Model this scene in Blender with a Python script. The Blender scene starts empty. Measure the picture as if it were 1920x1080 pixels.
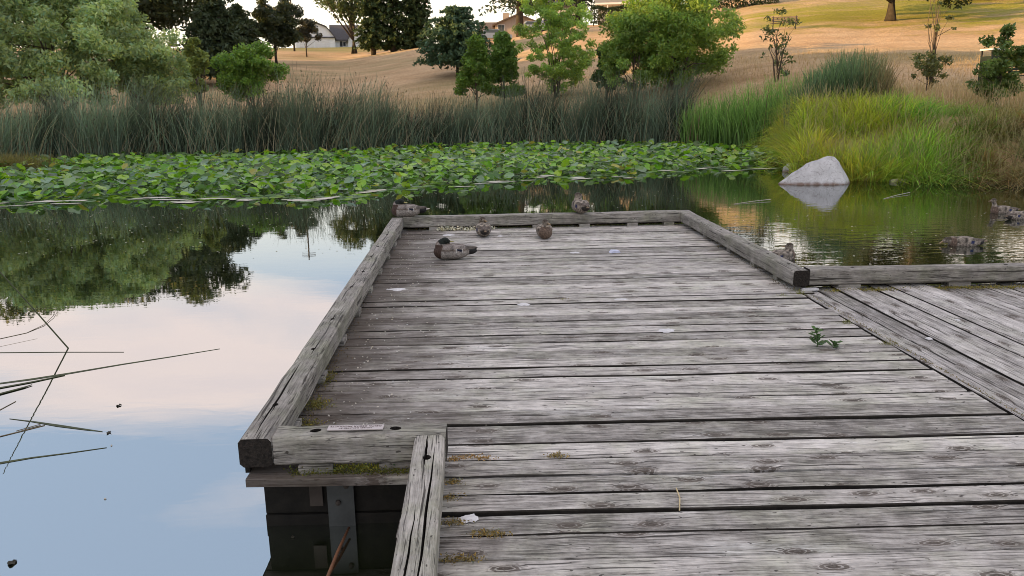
import bpy, bmesh, math, random
import numpy as np
from mathutils import Vector, Matrix

# ------------------------------------------------------------------ camera, sky, sun, exposure
SC = bpy.context.scene
COL = SC.collection
F_PX, CAM_H = 1442.0, 1.65
YAW, PITCH, ROLL = math.radians(3.21), math.radians(13.68), math.radians(0.6)
_right = np.array([math.cos(YAW), -math.sin(YAW), 0.0])
_fh = np.array([math.sin(YAW), math.cos(YAW), 0.0])
_fwd = _fh * math.cos(PITCH) + np.array([0, 0, -math.sin(PITCH)])
_down = -_fh * math.sin(PITCH) + np.array([0, 0, -math.cos(PITCH)])


def ray(x, y):
    u, v = x - 960.0, y - 540.0
    a = u * math.cos(ROLL) - v * math.sin(ROLL)
    b = u * math.sin(ROLL) + v * math.cos(ROLL)
    d = _right * a + _down * b + _fwd * F_PX
    return d / np.linalg.norm(d)


def at(x, y, z=0.0):
    """point where the ray of a photo pixel meets the level z"""
    d = ray(x, y)
    t = (z - CAM_H) / d[2]
    return Vector((d[0] * t, d[1] * t, z))


def at_d(x, y, dist):
    """point on the ray of a photo pixel at a horizontal distance"""
    d = ray(x, y)
    h = math.hypot(d[0], d[1])
    return Vector((d[0] / h * dist, d[1] / h * dist, CAM_H + d[2] / h * dist))


cam_data = bpy.data.cameras.new('camera')
cam = bpy.data.objects.new('camera', cam_data)
COL.objects.link(cam)
SC.camera = cam
cam_data.sensor_fit = 'HORIZONTAL'
cam_data.sensor_width = 36.0
cam_data.lens = 36.0 * F_PX / 1920.0
cam_data.clip_start = 0.05
cam_data.clip_end = 3000.0
# rolled axes: right' and up' of the image plane
cr = _right * math.cos(ROLL) + _down * math.sin(ROLL)
cd = -_right * math.sin(ROLL) + _down * math.cos(ROLL)
# image (u,v) -> a = u cos - v sin, b = u sin + v cos  => u axis = right cos + down sin ; v axis = -right sin + down cos
M = Matrix.Identity(4)
for i in range(3):
    M[i][0] = cr[i]
    M[i][1] = -cd[i]
    M[i][2] = -_fwd[i]
M[2][3] = CAM_H
cam.matrix_world = M

SUN_AZ, SUN_EL = math.radians(-97), math.radians(11.0)      # azimuth from +Y towards +X
world = bpy.data.worlds.new('World')
SC.world = world
world.use_nodes = True
wt = world.node_tree
wt.nodes.clear()


def N(nt, typ, **kw):
    n = nt.nodes.new(typ)
    for k, v in kw.items():
        if k.startswith('i_'):
            n.inputs[k[2:].replace('_', ' ')].default_value = v
        else:
            setattr(n, k, v)
    return n


def build_world():
    nt = wt
    L = nt.links.new
    sky = N(nt, 'ShaderNodeTexSky', sky_type='NISHITA')
    sky.sun_disc = False
    sky.sun_elevation = SUN_EL
    sky.sun_rotation = SUN_AZ
    sky.air_density = 1.0
    sky.dust_density = 1.5
    sky.ozone_density = 1.2
    tc = N(nt, 'ShaderNodeTexCoord')
    sep = N(nt, 'ShaderNodeSeparateXYZ')
    L(tc.outputs['Generated'], sep.inputs[0])
    zc = N(nt, 'ShaderNodeMath', operation='MAXIMUM'); zc.inputs[1].default_value = 0.0
    L(sep.outputs['Z'], zc.inputs[0])
    za = N(nt, 'ShaderNodeMath', operation='ADD'); za.inputs[1].default_value = 0.16
    L(zc.outputs[0], za.inputs[0])
    dx = N(nt, 'ShaderNodeMath', operation='DIVIDE'); L(sep.outputs['X'], dx.inputs[0]); L(za.outputs[0], dx.inputs[1])
    dy = N(nt, 'ShaderNodeMath', operation='DIVIDE'); L(sep.outputs['Y'], dy.inputs[0]); L(za.outputs[0], dy.inputs[1])
    cb = N(nt, 'ShaderNodeCombineXYZ')
    L(dx.outputs[0], cb.inputs[0]); L(dy.outputs[0], cb.inputs[1])
    mp = N(nt, 'ShaderNodeMapping')
    mp.inputs['Location'].default_value = CLOUD_OFF
    mp.inputs['Rotation'].default_value = (0, 0, 0.35)
    mp.inputs['Scale'].default_value = (0.75, 1.35, 1)
    L(cb.outputs[0], mp.inputs[0])
    n1 = N(nt, 'ShaderNodeTexNoise'); n1.inputs['Scale'].default_value = 0.9
    n1.inputs['Detail'].default_value = 7; n1.inputs['Roughness'].default_value = 0.52
    n1.inputs['Distortion'].default_value = 0.35
    L(mp.outputs[0], n1.inputs['Vector'])
    rp = N(nt, 'ShaderNodeValToRGB')
    rp.color_ramp.elements[0].position = 0.45; rp.color_ramp.elements[0].color = (0, 0, 0, 1)
    rp.color_ramp.elements[1].position = 0.63; rp.color_ramp.elements[1].color = (1, 1, 1, 1)
    L(n1.outputs['Fac'], rp.inputs[0])
    # thicker parts of a cloud are greyer
    rc = N(nt, 'ShaderNodeValToRGB')
    e = rc.color_ramp.elements
    e[0].position = 0.5; e[0].color = (8.0, 6.6, 5.8, 1)
    e[1].position = 0.72; e[1].color = (6.4, 5.6, 5.5, 1)
    L(n1.outputs['Fac'], rc.inputs[0])
    # thin veil everywhere lightens the clear sky
    veil = N(nt, 'ShaderNodeMix', data_type='RGBA'); veil.inputs[0].default_value = 0.72
    L(sky.outputs[0], veil.inputs[6]); veil.inputs[7].default_value = (3.7, 4.6, 5.9, 1)
    mx = N(nt, 'ShaderNodeMix', data_type='RGBA')
    L(rp.outputs[0], mx.inputs[0]); L(veil.outputs[2], mx.inputs[6]); L(rc.outputs[0], mx.inputs[7])
    # bright warm band of evening haze along the whole horizon
    hz = N(nt, 'ShaderNodeMapRange'); hz.inputs['From Min'].default_value = 0.02; hz.inputs['From Max'].default_value = 0.24
    hz.inputs['To Min'].default_value = 0.85; hz.inputs['To Max'].default_value = 0.0
    L(sep.outputs['Z'], hz.inputs['Value'])
    m2 = N(nt, 'ShaderNodeMix', data_type='RGBA')
    L(hz.outputs[0], m2.inputs[0]); L(mx.outputs[2], m2.inputs[6]); m2.inputs[7].default_value = (12.0, 10.6, 7.4, 1)
    bg = N(nt, 'ShaderNodeBackground'); bg.inputs['Strength'].default_value = 0.10
    L(m2.outputs[2], bg.inputs[0])
    out = N(nt, 'ShaderNodeOutputWorld')
    L(bg.outputs[0], out.inputs[0])


CLOUD_OFF = (9.3, 0.4, 0.0)
build_world()

sun_data = bpy.data.lights.new('sun', 'SUN')
sun_data.energy = 5.0
sun_data.angle = math.radians(0.5)
sun_data.color = (1.0, 0.60, 0.22)
sun = bpy.data.objects.new('sun', sun_data)
COL.objects.link(sun)
sdir = Vector((math.sin(SUN_AZ) * math.cos(SUN_EL), math.cos(SUN_AZ) * math.cos(SUN_EL), math.sin(SUN_EL)))
sun.rotation_euler = (-sdir).to_track_quat('-Z', 'Y').to_euler()
sun.location = (-60, -10, 40)

SC.view_settings.view_transform = 'Standard'
SC.view_settings.look = 'None'
SC.view_settings.gamma = 1.0
SC.view_settings.exposure = 1.05
SC.view_settings.use_curve_mapping = False
SC.render.engine = 'CYCLES'
SC.cycles.use_denoising = True
SC.cycles.filter_width = 0.95
SC.cycles.max_bounces = 7
SC.cycles.diffuse_bounces = 3
SC.cycles.glossy_bounces = 3
SC.cycles.transparent_max_bounces = 6

# ------------------------------------------------------------------ helpers
RNG = np.random.default_rng(7)
random.seed(11)


def tag(o, label=None, cat=None, group=None, kind=None):
    if label: o['label'] = label
    if cat: o['category'] = cat
    if group: o['group'] = group
    if kind: o['kind'] = kind
    return o


def empty(name, loc=(0, 0, 0), rz=0.0):
    o = bpy.data.objects.new(name, None)
    COL.objects.link(o)
    o.empty_display_size = 0.2
    o.location = loc
    o.rotation_euler = (0, 0, rz)
    return o


def link(name, me, parent=None):
    o = bpy.data.objects.new(name, me)
    COL.objects.link(o)
    if parent is not None:
        o.parent = parent
    return o


def arr_mesh(name, V, Q, mats, cols=None, smooth=False, mat_idx=None):
    """mesh from arrays: V (n,3), Q (m,3|4)"""
    V = np.asarray(V, dtype=np.float32); Q = np.asarray(Q, dtype=np.int32)
    me = bpy.data.meshes.new(name)
    k = Q.shape[1]
    me.vertices.add(len(V)); me.vertices.foreach_set('co', V.ravel())
    me.loops.add(Q.size); me.loops.foreach_set('vertex_index', Q.ravel())
    me.polygons.add(len(Q))
    me.polygons.foreach_set('loop_start', np.arange(0, Q.size, k, dtype=np.int32))
    me.polygons.foreach_set('loop_total', np.full(len(Q), k, dtype=np.int32))
    if mat_idx is not None:
        me.polygons.foreach_set('material_index', np.asarray(mat_idx, dtype=np.int32))
    me.polygons.foreach_set('use_smooth', np.full(len(Q), smooth, dtype=bool))
    for m in (mats if isinstance(mats, (list, tuple)) else [mats]):
        me.materials.append(m)
    if cols is not None:
        at_ = me.color_attributes.new('Col', 'FLOAT_COLOR', 'POINT')
        c = np.ones((len(V), 4), dtype=np.float32); c[:, :3] = cols
        at_.data.foreach_set('color', c.ravel())
    me.update(calc_edges=True)
    me.validate()
    return me


class MB:
    """collects polygons, then links them as one mesh object"""
    def __init__(s):
        s.v = []; s.f = []; s.m = []

    def box(s, lo, hi, mi=0):
        x0, y0, z0 = lo; x1, y1, z1 = hi
        b = len(s.v)
        s.v += [(x0, y0, z0), (x1, y0, z0), (x1, y1, z0), (x0, y1, z0), (x0, y0, z1), (x1, y0, z1), (x1, y1, z1), (x0, y1, z1)]
        for f in ((0, 3, 2, 1), (4, 5, 6, 7), (0, 1, 5, 4), (1, 2, 6, 5), (2, 3, 7, 6), (3, 0, 4, 7)):
            s.f.append(tuple(b + i for i in f)); s.m.append(mi)
        return s

    def prism(s, pts, y0, y1, mi=0):
        """outline in x,z extruded along y"""
        b = len(s.v); n = len(pts)
        s.v += [(p[0], y0, p[1]) for p in pts] + [(p[0], y1, p[1]) for p in pts]
        s.f.append(tuple(b + i for i in range(n))); s.m.append(mi)
        s.f.append(tuple(b + n + i for i in reversed(range(n)))); s.m.append(mi)
        for i in range(n):
            j = (i + 1) % n
            s.f.append((b + j, b + i, b + n + i, b + n + j)); s.m.append(mi)
        return s

    def tube(s, pts, rad, sides=6, mi=0, cap=True):
        pts = [Vector(p) for p in pts]
        b0 = len(s.v)
        up = Vector((0, 0, 1))
        for i, p in enumerate(pts):
            t = (pts[min(i + 1, len(pts) - 1)] - pts[max(i - 1, 0)]).normalized()
            a = t.cross(up)
            if a.length < 1e-3: a = t.cross(Vector((0, 1, 0)))
            a.normalize(); c = a.cross(t)
            r = rad[i] if isinstance(rad, (list, tuple)) else rad
            for k in range(sides):
                an = 2 * math.pi * k / sides
                s.v.append(tuple(p + a * (r * math.cos(an)) + c * (r * math.sin(an))))
        for i in range(len(pts) - 1):
            for k in range(sides):
                k2 = (k + 1) % sides
                s.f.append((b0 + i * sides + k, b0 + i * sides + k2, b0 + (i + 1) * sides + k2, b0 + (i + 1) * sides + k)); s.m.append(mi)
        if cap:
            s.f.append(tuple(b0 + k for k in reversed(range(sides)))); s.m.append(mi)
            e = b0 + (len(pts) - 1) * sides
            s.f.append(tuple(e + k for k in range(sides))); s.m.append(mi)
        return s

    def mesh(s, name, mats, smooth=False):
        me = bpy.data.meshes.new(name)
        me.from_pydata(s.v, [], s.f)
        for m in (mats if isinstance(mats, (list, tuple)) else [mats]):
            me.materials.append(m)
        me.polygons.foreach_set('material_index', s.m)
        if smooth:
            me.polygons.foreach_set('use_smooth', [True] * len(me.polygons))
        me.update()
        bm = bmesh.new(); bm.from_mesh(me); bmesh.ops.recalc_face_normals(bm, faces=bm.faces); bm.to_mesh(me); bm.free()
        return me

    def build(s, name, mats, parent=None, smooth=False):
        return link(name, s.mesh(name, mats, smooth), parent)


# ------------------------------------------------------------------ materials
def new_mat(name):
    m = bpy.data.materials.new(name)
    m.use_nodes = True
    nt = m.node_tree
    nt.nodes.clear()
    out = N(nt, 'ShaderNodeOutputMaterial')
    return m, nt, out


def noise(nt, vec, scale, detail=4, rough=0.55, dist=0.0):
    n = N(nt, 'ShaderNodeTexNoise')
    n.inputs['Scale'].default_value = scale
    n.inputs['Detail'].default_value = detail
    n.inputs['Roughness'].default_value = rough
    n.inputs['Distortion'].default_value = dist
    if vec is not None:
        nt.links.new(vec, n.inputs['Vector'])
    return n.outputs['Fac']


def ramp(nt, fac, stops):
    r = N(nt, 'ShaderNodeValToRGB')
    e = r.color_ramp.elements
    while len(e) < len(stops): e.new(0.5)
    for el, (p, c) in zip(e, stops):
        el.position = p
        el.color = (c, c, c, 1) if isinstance(c, (int, float)) else (c[0], c[1], c[2], 1)
    nt.links.new(fac, r.inputs[0])
    return r.outputs[0]


def math_(nt, op, a, b=None, c=None):
    n = N(nt, 'ShaderNodeMath', operation=op)
    for i, v in enumerate((a, b, c)):
        if v is None: continue
        if isinstance(v, (int, float)): n.inputs[i].default_value = v
        else: nt.links.new(v, n.inputs[i])
    return n.outputs[0]


def mix(nt, fac, a, b, blend='MIX'):
    n = N(nt, 'ShaderNodeMix', data_type='RGBA', blend_type=blend)
    for i, v in ((0, fac), (6, a), (7, b)):
        if isinstance(v, (int, float)) and i == 0: n.inputs[0].default_value = v
        elif isinstance(v, (tuple, list)): n.inputs[i].default_value = (v[0], v[1], v[2], 1)
        else: nt.links.new(v, n.inputs[i])
    return n.outputs[2]


def simple_mat(name, col, rough=0.7, var=0.15, scale=8.0, bump=0.0, metal=0.0, spec=0.3):
    m, nt, out = new_mat(name)
    L = nt.links.new
    tc = N(nt, 'ShaderNodeTexCoord')
    f = noise(nt, tc.outputs['Object'], scale, 5, 0.6)
    c = ramp(nt, f, [(0.3, tuple(x * (1 - var) for x in col)), (0.7, tuple(min(1, x * (1 + var)) for x in col))])
    p = N(nt, 'ShaderNodeBsdfPrincipled')
    L(c, p.inputs['Base Color'])
    p.inputs['Roughness'].default_value = rough
    p.inputs['Metallic'].default_value = metal
    p.inputs['Specular IOR Level'].default_value = spec
    if bump:
        b = N(nt, 'ShaderNodeBump'); b.inputs['Strength'].default_value = bump; b.inputs['Distance'].default_value = 0.02
        L(f, b.inputs['Height']); L(b.outputs[0], p.inputs['Normal'])
    L(p.outputs[0], out.inputs[0])
    return m


def wood_mat(name, dark, light, green=0.25, gloss=0.75, streak=1.0, stain=False, knots=True):
    m, nt, out = new_mat(name)
    L = nt.links.new
    tc = N(nt, 'ShaderNodeTexCoord')
    oi = N(nt, 'ShaderNodeObjectInfo')
    rnd = math_(nt, 'MULTIPLY', oi.outputs['Random'], 61.0)
    cb = N(nt, 'ShaderNodeCombineXYZ')
    L(rnd, cb.inputs[0]); L(math_(nt, 'MULTIPLY', rnd, 1.73), cb.inputs[1]); L(math_(nt, 'MULTIPLY', rnd, 0.31), cb.inputs[2])
    va = N(nt, 'ShaderNodeVectorMath', operation='ADD')
    L(tc.outputs['Object'], va.inputs[0]); L(cb.outputs[0], va.inputs[1])
    P = va.outputs[0]

    def scaled(sx, sy, sz, vec=None):
        v = N(nt, 'ShaderNodeVectorMath', operation='MULTIPLY')
        L(vec if vec is not None else P, v.inputs[0]); v.inputs[1].default_value = (sx, sy, sz)
        return v.outputs[0]
    # knots: sparse stretched cells
    vo = N(nt, 'ShaderNodeTexVoronoi', feature='F1', voronoi_dimensions='2D')
    vo.inputs['Scale'].default_value = 1.0
    vo.inputs['Randomness'].default_value = 0.9
    L(scaled(3.4, 9.0, 1.0), vo.inputs['Vector'])
    sepc = N(nt, 'ShaderNodeSeparateColor'); L(vo.outputs['Color'], sepc.inputs[0])
    sel = ramp(nt, sepc.outputs[0], [(0.66, 0.0), (0.70, 1.0)])
    kd = math_(nt, 'ADD', vo.outputs['Distance'], math_(nt, 'MULTIPLY', math_(nt, 'SUBTRACT', noise(nt, scaled(22.0, 48.0, 48.0), 1.0, 3, 0.6), 0.5), 0.16))
    kn = math_(nt, 'MULTIPLY', ramp(nt, kd, [(0.04, 1.0), (0.34, 0.0)]), sel)       # halo
    kc = math_(nt, 'MULTIPLY', ramp(nt, kd, [(0.05, 1.0), (0.11, 0.0)]), sel)       # core
    if not knots:
        kn = math_(nt, 'MULTIPLY', kn, 0.0); kc = math_(nt, 'MULTIPLY', kc, 0.0)
    # grain waviness, bending round the knots
    wv = noise(nt, scaled(1.6, 4.0, 4.0), 1.0, 2, 0.5)
    dy = math_(nt, 'ADD', math_(nt, 'MULTIPLY', math_(nt, 'SUBTRACT', wv, 0.5), 0.05), math_(nt, 'MULTIPLY', kn, 0.028))
    cy = N(nt, 'ShaderNodeCombineXYZ'); L(dy, cy.inputs[1])
    vb = N(nt, 'ShaderNodeVectorMath', operation='ADD'); L(P, vb.inputs[0]); L(cy.outputs[0], vb.inputs[1])
    Q = vb.outputs[0]
    fine = noise(nt, scaled(9.0, 190.0, 190.0, Q), 1.0, 5, 0.75)
    mid = noise(nt, scaled(3.6, 70.0, 70.0, Q), 1.0, 6, 0.7)
    wide = noise(nt, scaled(0.9, 14.0, 14.0, Q), 1.0, 4, 0.6)
    crack = noise(nt, scaled(1.3, 46.0, 46.0, Q), 1.0, 3, 0.55)
    blot = noise(nt, P, 3.2, 5, 0.62)
    blot2 = noise(nt, P, 9.0, 6, 0.7)
    g = math_(nt, 'ADD', math_(nt, 'MULTIPLY', fine, 0.46), math_(nt, 'ADD', math_(nt, 'MULTIPLY', mid, 0.38 * streak), math_(nt, 'MULTIPLY', wide, 0.26)))
    g = math_(nt, 'ADD', g, math_(nt, 'MULTIPLY', math_(nt, 'SUBTRACT', blot2, 0.5), 0.34))
    g = math_(nt, 'ADD', g, math_(nt, 'MULTIPLY', math_(nt, 'SUBTRACT', oi.outputs['Random'], 0.5), 0.15))
    mean = [(a + b) / 2 for a, b in zip(dark, light)]
    col = ramp(nt, g, [(0.42, dark), (0.56, tuple(mean)), (0.69, light)])
    # lichen and algae tint
    gt = math_(nt, 'MULTIPLY', ramp(nt, blot, [(0.46, 0.0), (0.66, 1.0)]), green)
    col = mix(nt, gt, col, (0.72, 0.80, 0.60), 'MULTIPLY')
    # pale scuffed patches
    sc = ramp(nt, noise(nt, scaled(1.4, 5.0, 5.0), 1.3, 6, 0.7), [(0.56, 0.0), (0.72, 0.55)])
    col = mix(nt, math_(nt, 'MULTIPLY', sc, ramp(nt, fine, [(0.4, 0.0), (0.6, 1.0)])), col, tuple(min(0.85, x * 1.5) for x in light))
    crack2 = noise(nt, scaled(3.0, 105.0, 105.0, Q), 1.0, 3, 0.6)
    ck = math_(nt, 'MAXIMUM', ramp(nt, crack, [(0.345, 1.0), (0.38, 0.0)]), ramp(nt, crack2, [(0.345, 0.9), (0.395, 0.0)]))
    ck2 = ramp(nt, fine, [(0.31, 0.9), (0.39, 0.0)])
    cks = math_(nt, 'MAXIMUM', math_(nt, 'MULTIPLY', ck, 0.9), math_(nt, 'MULTIPLY', ck2, 0.7))
    col = mix(nt, cks, col, (0.035, 0.030, 0.027))
    spk = ramp(nt, noise(nt, scaled(26.0, 60.0, 60.0), 1.0, 2, 0.5), [(0.27, 0.9), (0.32, 0.0)])
    col = mix(nt, spk, col, (0.04, 0.034, 0.03))
    ring = math_(nt, 'MULTIPLY', ramp(nt, math_(nt, 'SINE', math_(nt, 'MULTIPLY', kd, 70.0)), [(0.35, 1.0), (0.75, 0.0)]), ramp(nt, kn, [(0.25, 0.0), (0.55, 0.8)]))
    col = mix(nt, math_(nt, 'MULTIPLY', kn, 0.30), col, (0.13, 0.105, 0.09))
    col = mix(nt, ring, col, (0.09, 0.072, 0.06))
    col = mix(nt, math_(nt, 'MULTIPLY', kc, 0.75), col, (0.06, 0.048, 0.04))
    if stain:
        # brown leaf-litter stain that has crept over the boards beside the outer kerb
        ge = N(nt, 'ShaderNodeNewGeometry'); sp = N(nt, 'ShaderNodeSeparateXYZ'); L(ge.outputs['Position'], sp.inputs[0])
        wob = noise(nt, ge.outputs['Position'], 2.2, 5, 0.65)
        sx = math_(nt, 'ADD', sp.outputs[0], math_(nt, 'MULTIPLY', math_(nt, 'SUBTRACT', wob, 0.5), 1.5))
        st = ramp(nt, math_(nt, 'MULTIPLY_ADD', sx, 0.5, 0.5), [(0.12, 1.0), (0.55, 0.0)])
        col = mix(nt, math_(nt, 'MULTIPLY', st, 0.86), col, (0.062, 0.047, 0.037))
    p = N(nt, 'ShaderNodeBsdfPrincipled')
    L(col, p.inputs['Base Color'])
    p.inputs['Roughness'].default_value = gloss
    p.inputs['Specular IOR Level'].default_value = 0.28
    hgt = math_(nt, 'SUBTRACT', math_(nt, 'ADD', math_(nt, 'MULTIPLY', fine, 0.5), math_(nt, 'MULTIPLY', mid, 0.7)), math_(nt, 'MULTIPLY', cks, 1.0))
    b = N(nt, 'ShaderNodeBump'); b.inputs['Strength'].default_value = 0.75; b.inputs['Distance'].default_value = 0.006
    L(hgt, b.inputs['Height']); L(b.outputs[0], p.inputs['Normal'])
    L(p.outputs[0], out.inputs[0])
    return m


def leaf_mat(name, rough=0.5, trans=0.35, spec=0.4, tint=(1, 1, 1)):
    """foliage: colour from the per-leaf attribute, part of the light passes through"""
    m, nt, out = new_mat(name)
    L = nt.links.new
    a = N(nt, 'ShaderNodeAttribute', attribute_name='Col')
    p = N(nt, 'ShaderNodeBsdfPrincipled')
    L(a.outputs['Color'], p.inputs['Base Color'])
    p.inputs['Roughness'].default_value = rough
    p.inputs['Specular IOR Level'].default_value = spec
    t = N(nt, 'ShaderNodeBsdfTranslucent')
    tt = mix(nt, 1.0, a.outputs['Color'], (1.25, 1.3, 0.7), 'MULTIPLY')
    L(tt, t.inputs['Color'])
    ms = N(nt, 'ShaderNodeMixShader'); ms.inputs[0].default_value = trans
    L(p.outputs[0], ms.inputs[1]); L(t.outputs[0], ms.inputs[2])
    L(ms.outputs[0], out.inputs[0])
    return m


def vcol_mat(name, rough=0.7, var=0.25, scale=60.0, bump=0.15, spec=0.25):
    m, nt, out = new_mat(name)
    L = nt.links.new
    a = N(nt, 'ShaderNodeAttribute', attribute_name='Col')
    tc = N(nt, 'ShaderNodeTexCoord')
    f = noise(nt, tc.outputs['Object'], scale, 4, 0.6)
    k = ramp(nt, f, [(0.35, 1 - var), (0.65, 1.0)])
    p = N(nt, 'ShaderNodeBsdfPrincipled')
    L(mix(nt, 1.0, a.outputs['Color'], k, 'MULTIPLY'), p.inputs['Base Color'])
    p.inputs['Roughness'].default_value = rough
    p.inputs['Specular IOR Level'].default_value = spec
    if bump:
        b = N(nt, 'ShaderNodeBump'); b.inputs['Strength'].default_value = bump; b.inputs['Distance'].default_value = 0.01
        L(f, b.inputs['Height']); L(b.outputs[0], p.inputs['Normal'])
    L(p.outputs[0], out.inputs[0])
    return m


M_PLANK = wood_mat('plank_wood', (0.145, 0.134, 0.124), (0.68, 0.645, 0.615), 0.42, stain=True)
M_PLANK2 = wood_mat('boardwalk_wood', (0.155, 0.144, 0.136), (0.67, 0.64, 0.625), 0.25)
M_BEAM = wood_mat('kerb_wood', (0.14, 0.13, 0.118), (0.46, 0.435, 0.405), 0.6, streak=0.8, knots=False)
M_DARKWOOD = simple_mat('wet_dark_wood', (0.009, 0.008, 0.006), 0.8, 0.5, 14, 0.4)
M_ENDGRAIN = simple_mat('rotted_end_grain', (0.022, 0.018, 0.015), 0.9, 0.7, 60, 1.0)
M_BARK = simple_mat('bark', (0.10, 0.08, 0.062), 0.9, 0.4, 5, 0.6)
M_BARKDARK = simple_mat('dark_bark', (0.05, 0.042, 0.036), 0.9, 0.4, 4, 0.6)
M_LEAF = leaf_mat('leaves', 0.5, 0.42)
M_NEEDLE = leaf_mat('needles', 0.6, 0.15, 0.25)
M_REED = leaf_mat('reed_stems', 0.5, 0.3, 0.35)
M_GRASS = leaf_mat('grass_blades', 0.55, 0.35, 0.3)
M_PAD = leaf_mat('lily_leaves', 0.30, 0.28, 0.6)
M_ROCK = simple_mat('pale_granite', (0.50, 0.49, 0.48), 0.85, 0.18, 7, 0.25)
M_FEATHER = vcol_mat('feathers', 0.7, 0.5, 85.0, 0.25)
M_STEEL = simple_mat('galvanised_plate', (0.06, 0.066, 0.066), 0.55, 0.25, 9, 0.1, 0.35)
M_MOSS = leaf_mat('moss_tufts', 0.9, 0.2, 0.1)
# --- SECTION 2

# ------------------------------------------------------------------ terrain and water
WATER_Z = -0.30
AZ_T = np.radians([-180, -140, -115, -85, -60, -42, -31, -19, -10, 0, 9.5, 15, 20.5, 23.6, 28, 35, 60, 100, 140, 180])
SH_T = np.array([9, 10, 16, 26, 34, 37, 37, 37, 36, 36, 35, 33, 30.5, 20.7, 20.4, 20.2, 16, 10, 9, 9], float)
D_K = np.array([0, 36, 60, 85, 110, 150, 200, 400, 900], float)
Z_T = np.array([
    [.3, 1.0, 2.0, 3.0, 4, 5, 6, 7, 7],
    [.3, 1.6, 4.0, 6.0, 7, 8, 8, 8, 8],
    [.3, 3.0, 9.5, 11.0, 11, 11, 11, 11, 11],
    [.2, 1.6, 9.5, 12.0, 12, 12, 12, 12, 12],  # this row and its neighbours: unseen ridge added to shade the pond
    [.2, 0.6, 6.0, 11.0, 12, 12, 12, 12, 12],
    [.1, 0.2, 2.4, 6.0, 9.0, 11, 12, 12, 12],
    [.1, 0.2, 2.0, 4.8, 8.0, 10.5, 11, 12, 12],
    [.1, 0.2, 2.1, 4.9, 8.0, 10.8, 11.3, 12, 12],
    [.1, 0.25, 2.3, 4.7, 7.2, 11.1, 11.6, 12, 12],
    [.1, 0.5, 3.2, 6.8, 9.5, 11.5, 12.5, 14, 14],
    [.1, 0.9, 4.8, 9.0, 11.5, 14, 16, 18, 18],
    [.1, 1.6, 5.7, 10.0, 13.5, 17, 20, 24, 24],
    [.1, 2.0, 6.6, 11.2, 15.0, 20, 25, 30, 30],
    [-.9, 2.1, 6.6, 11.2, 15.0, 20, 25, 30, 30],
    [-.9, 2.1, 6.3, 10.8, 15.0, 20, 25, 30, 30],
    [-.9, 2.0, 5.9, 10.2, 14.5, 19, 24, 30, 30],
    [.1, 2.0, 5.0, 8.0, 11.0, 15, 20, 25, 25],
    [.3, 1.6, 3.0, 5.0, 7.0, 9, 12, 14, 14],
    [.3, 1.2, 2.4, 4.0, 5.0, 6, 8, 9, 9],
    [.3, 1.0, 2.0, 3.0, 4, 5, 6, 7, 7]])


def hash_noise(x, y):
    return (np.sin(x * 1.3 + 1.7 * np.sin(y * .7)) + np.sin(y * 1.7 + 1.3 * np.sin(x * .9 + 2))) * .5


def ground_z(x, y):
    x = np.asarray(x, float); y = np.asarray(y, float)
    d = np.hypot(x, y); az = np.arctan2(x, y)
    S = np.interp(az, AZ_T, SH_T)
    zs = np.zeros_like(d)
    j = np.clip(np.searchsorted(AZ_T, az) - 1, 0, len(AZ_T) - 2)
    t = (az - AZ_T[j]) / (AZ_T[j + 1] - AZ_T[j])
    t = t * t * (3 - 2 * t)
    k = np.clip(np.searchsorted(D_K, d) - 1, 0, len(D_K) - 2)
    u = (d - D_K[k]) / (D_K[k + 1] - D_K[k])
    za = Z_T[j, k] * (1 - u) + Z_T[j, k + 1] * u
    zb = Z_T[j + 1, k] * (1 - u) + Z_T[j + 1, k + 1] * u
    z = za * (1 - t) + zb * t
    z = z + hash_noise(x * .16, y * .16) * .18 * np.clip((d - S) / 14, 0, 1) + hash_noise(x * .05 + 3, y * .06) * .35 * np.clip((d - 45) / 30, 0, 1)
    # bank down into the pond
    e = d - S
    bank = WATER_Z + np.where(e < 0, np.maximum(e * .35, -.9), 0.12 * e + .05)
    return np.where(e < 0, bank, np.minimum(z, bank + np.clip(e, 0, None) ** 1.5 * .12))


def gz(x, y):
    return float(ground_z(np.array([x]), np.array([y]))[0])


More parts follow.
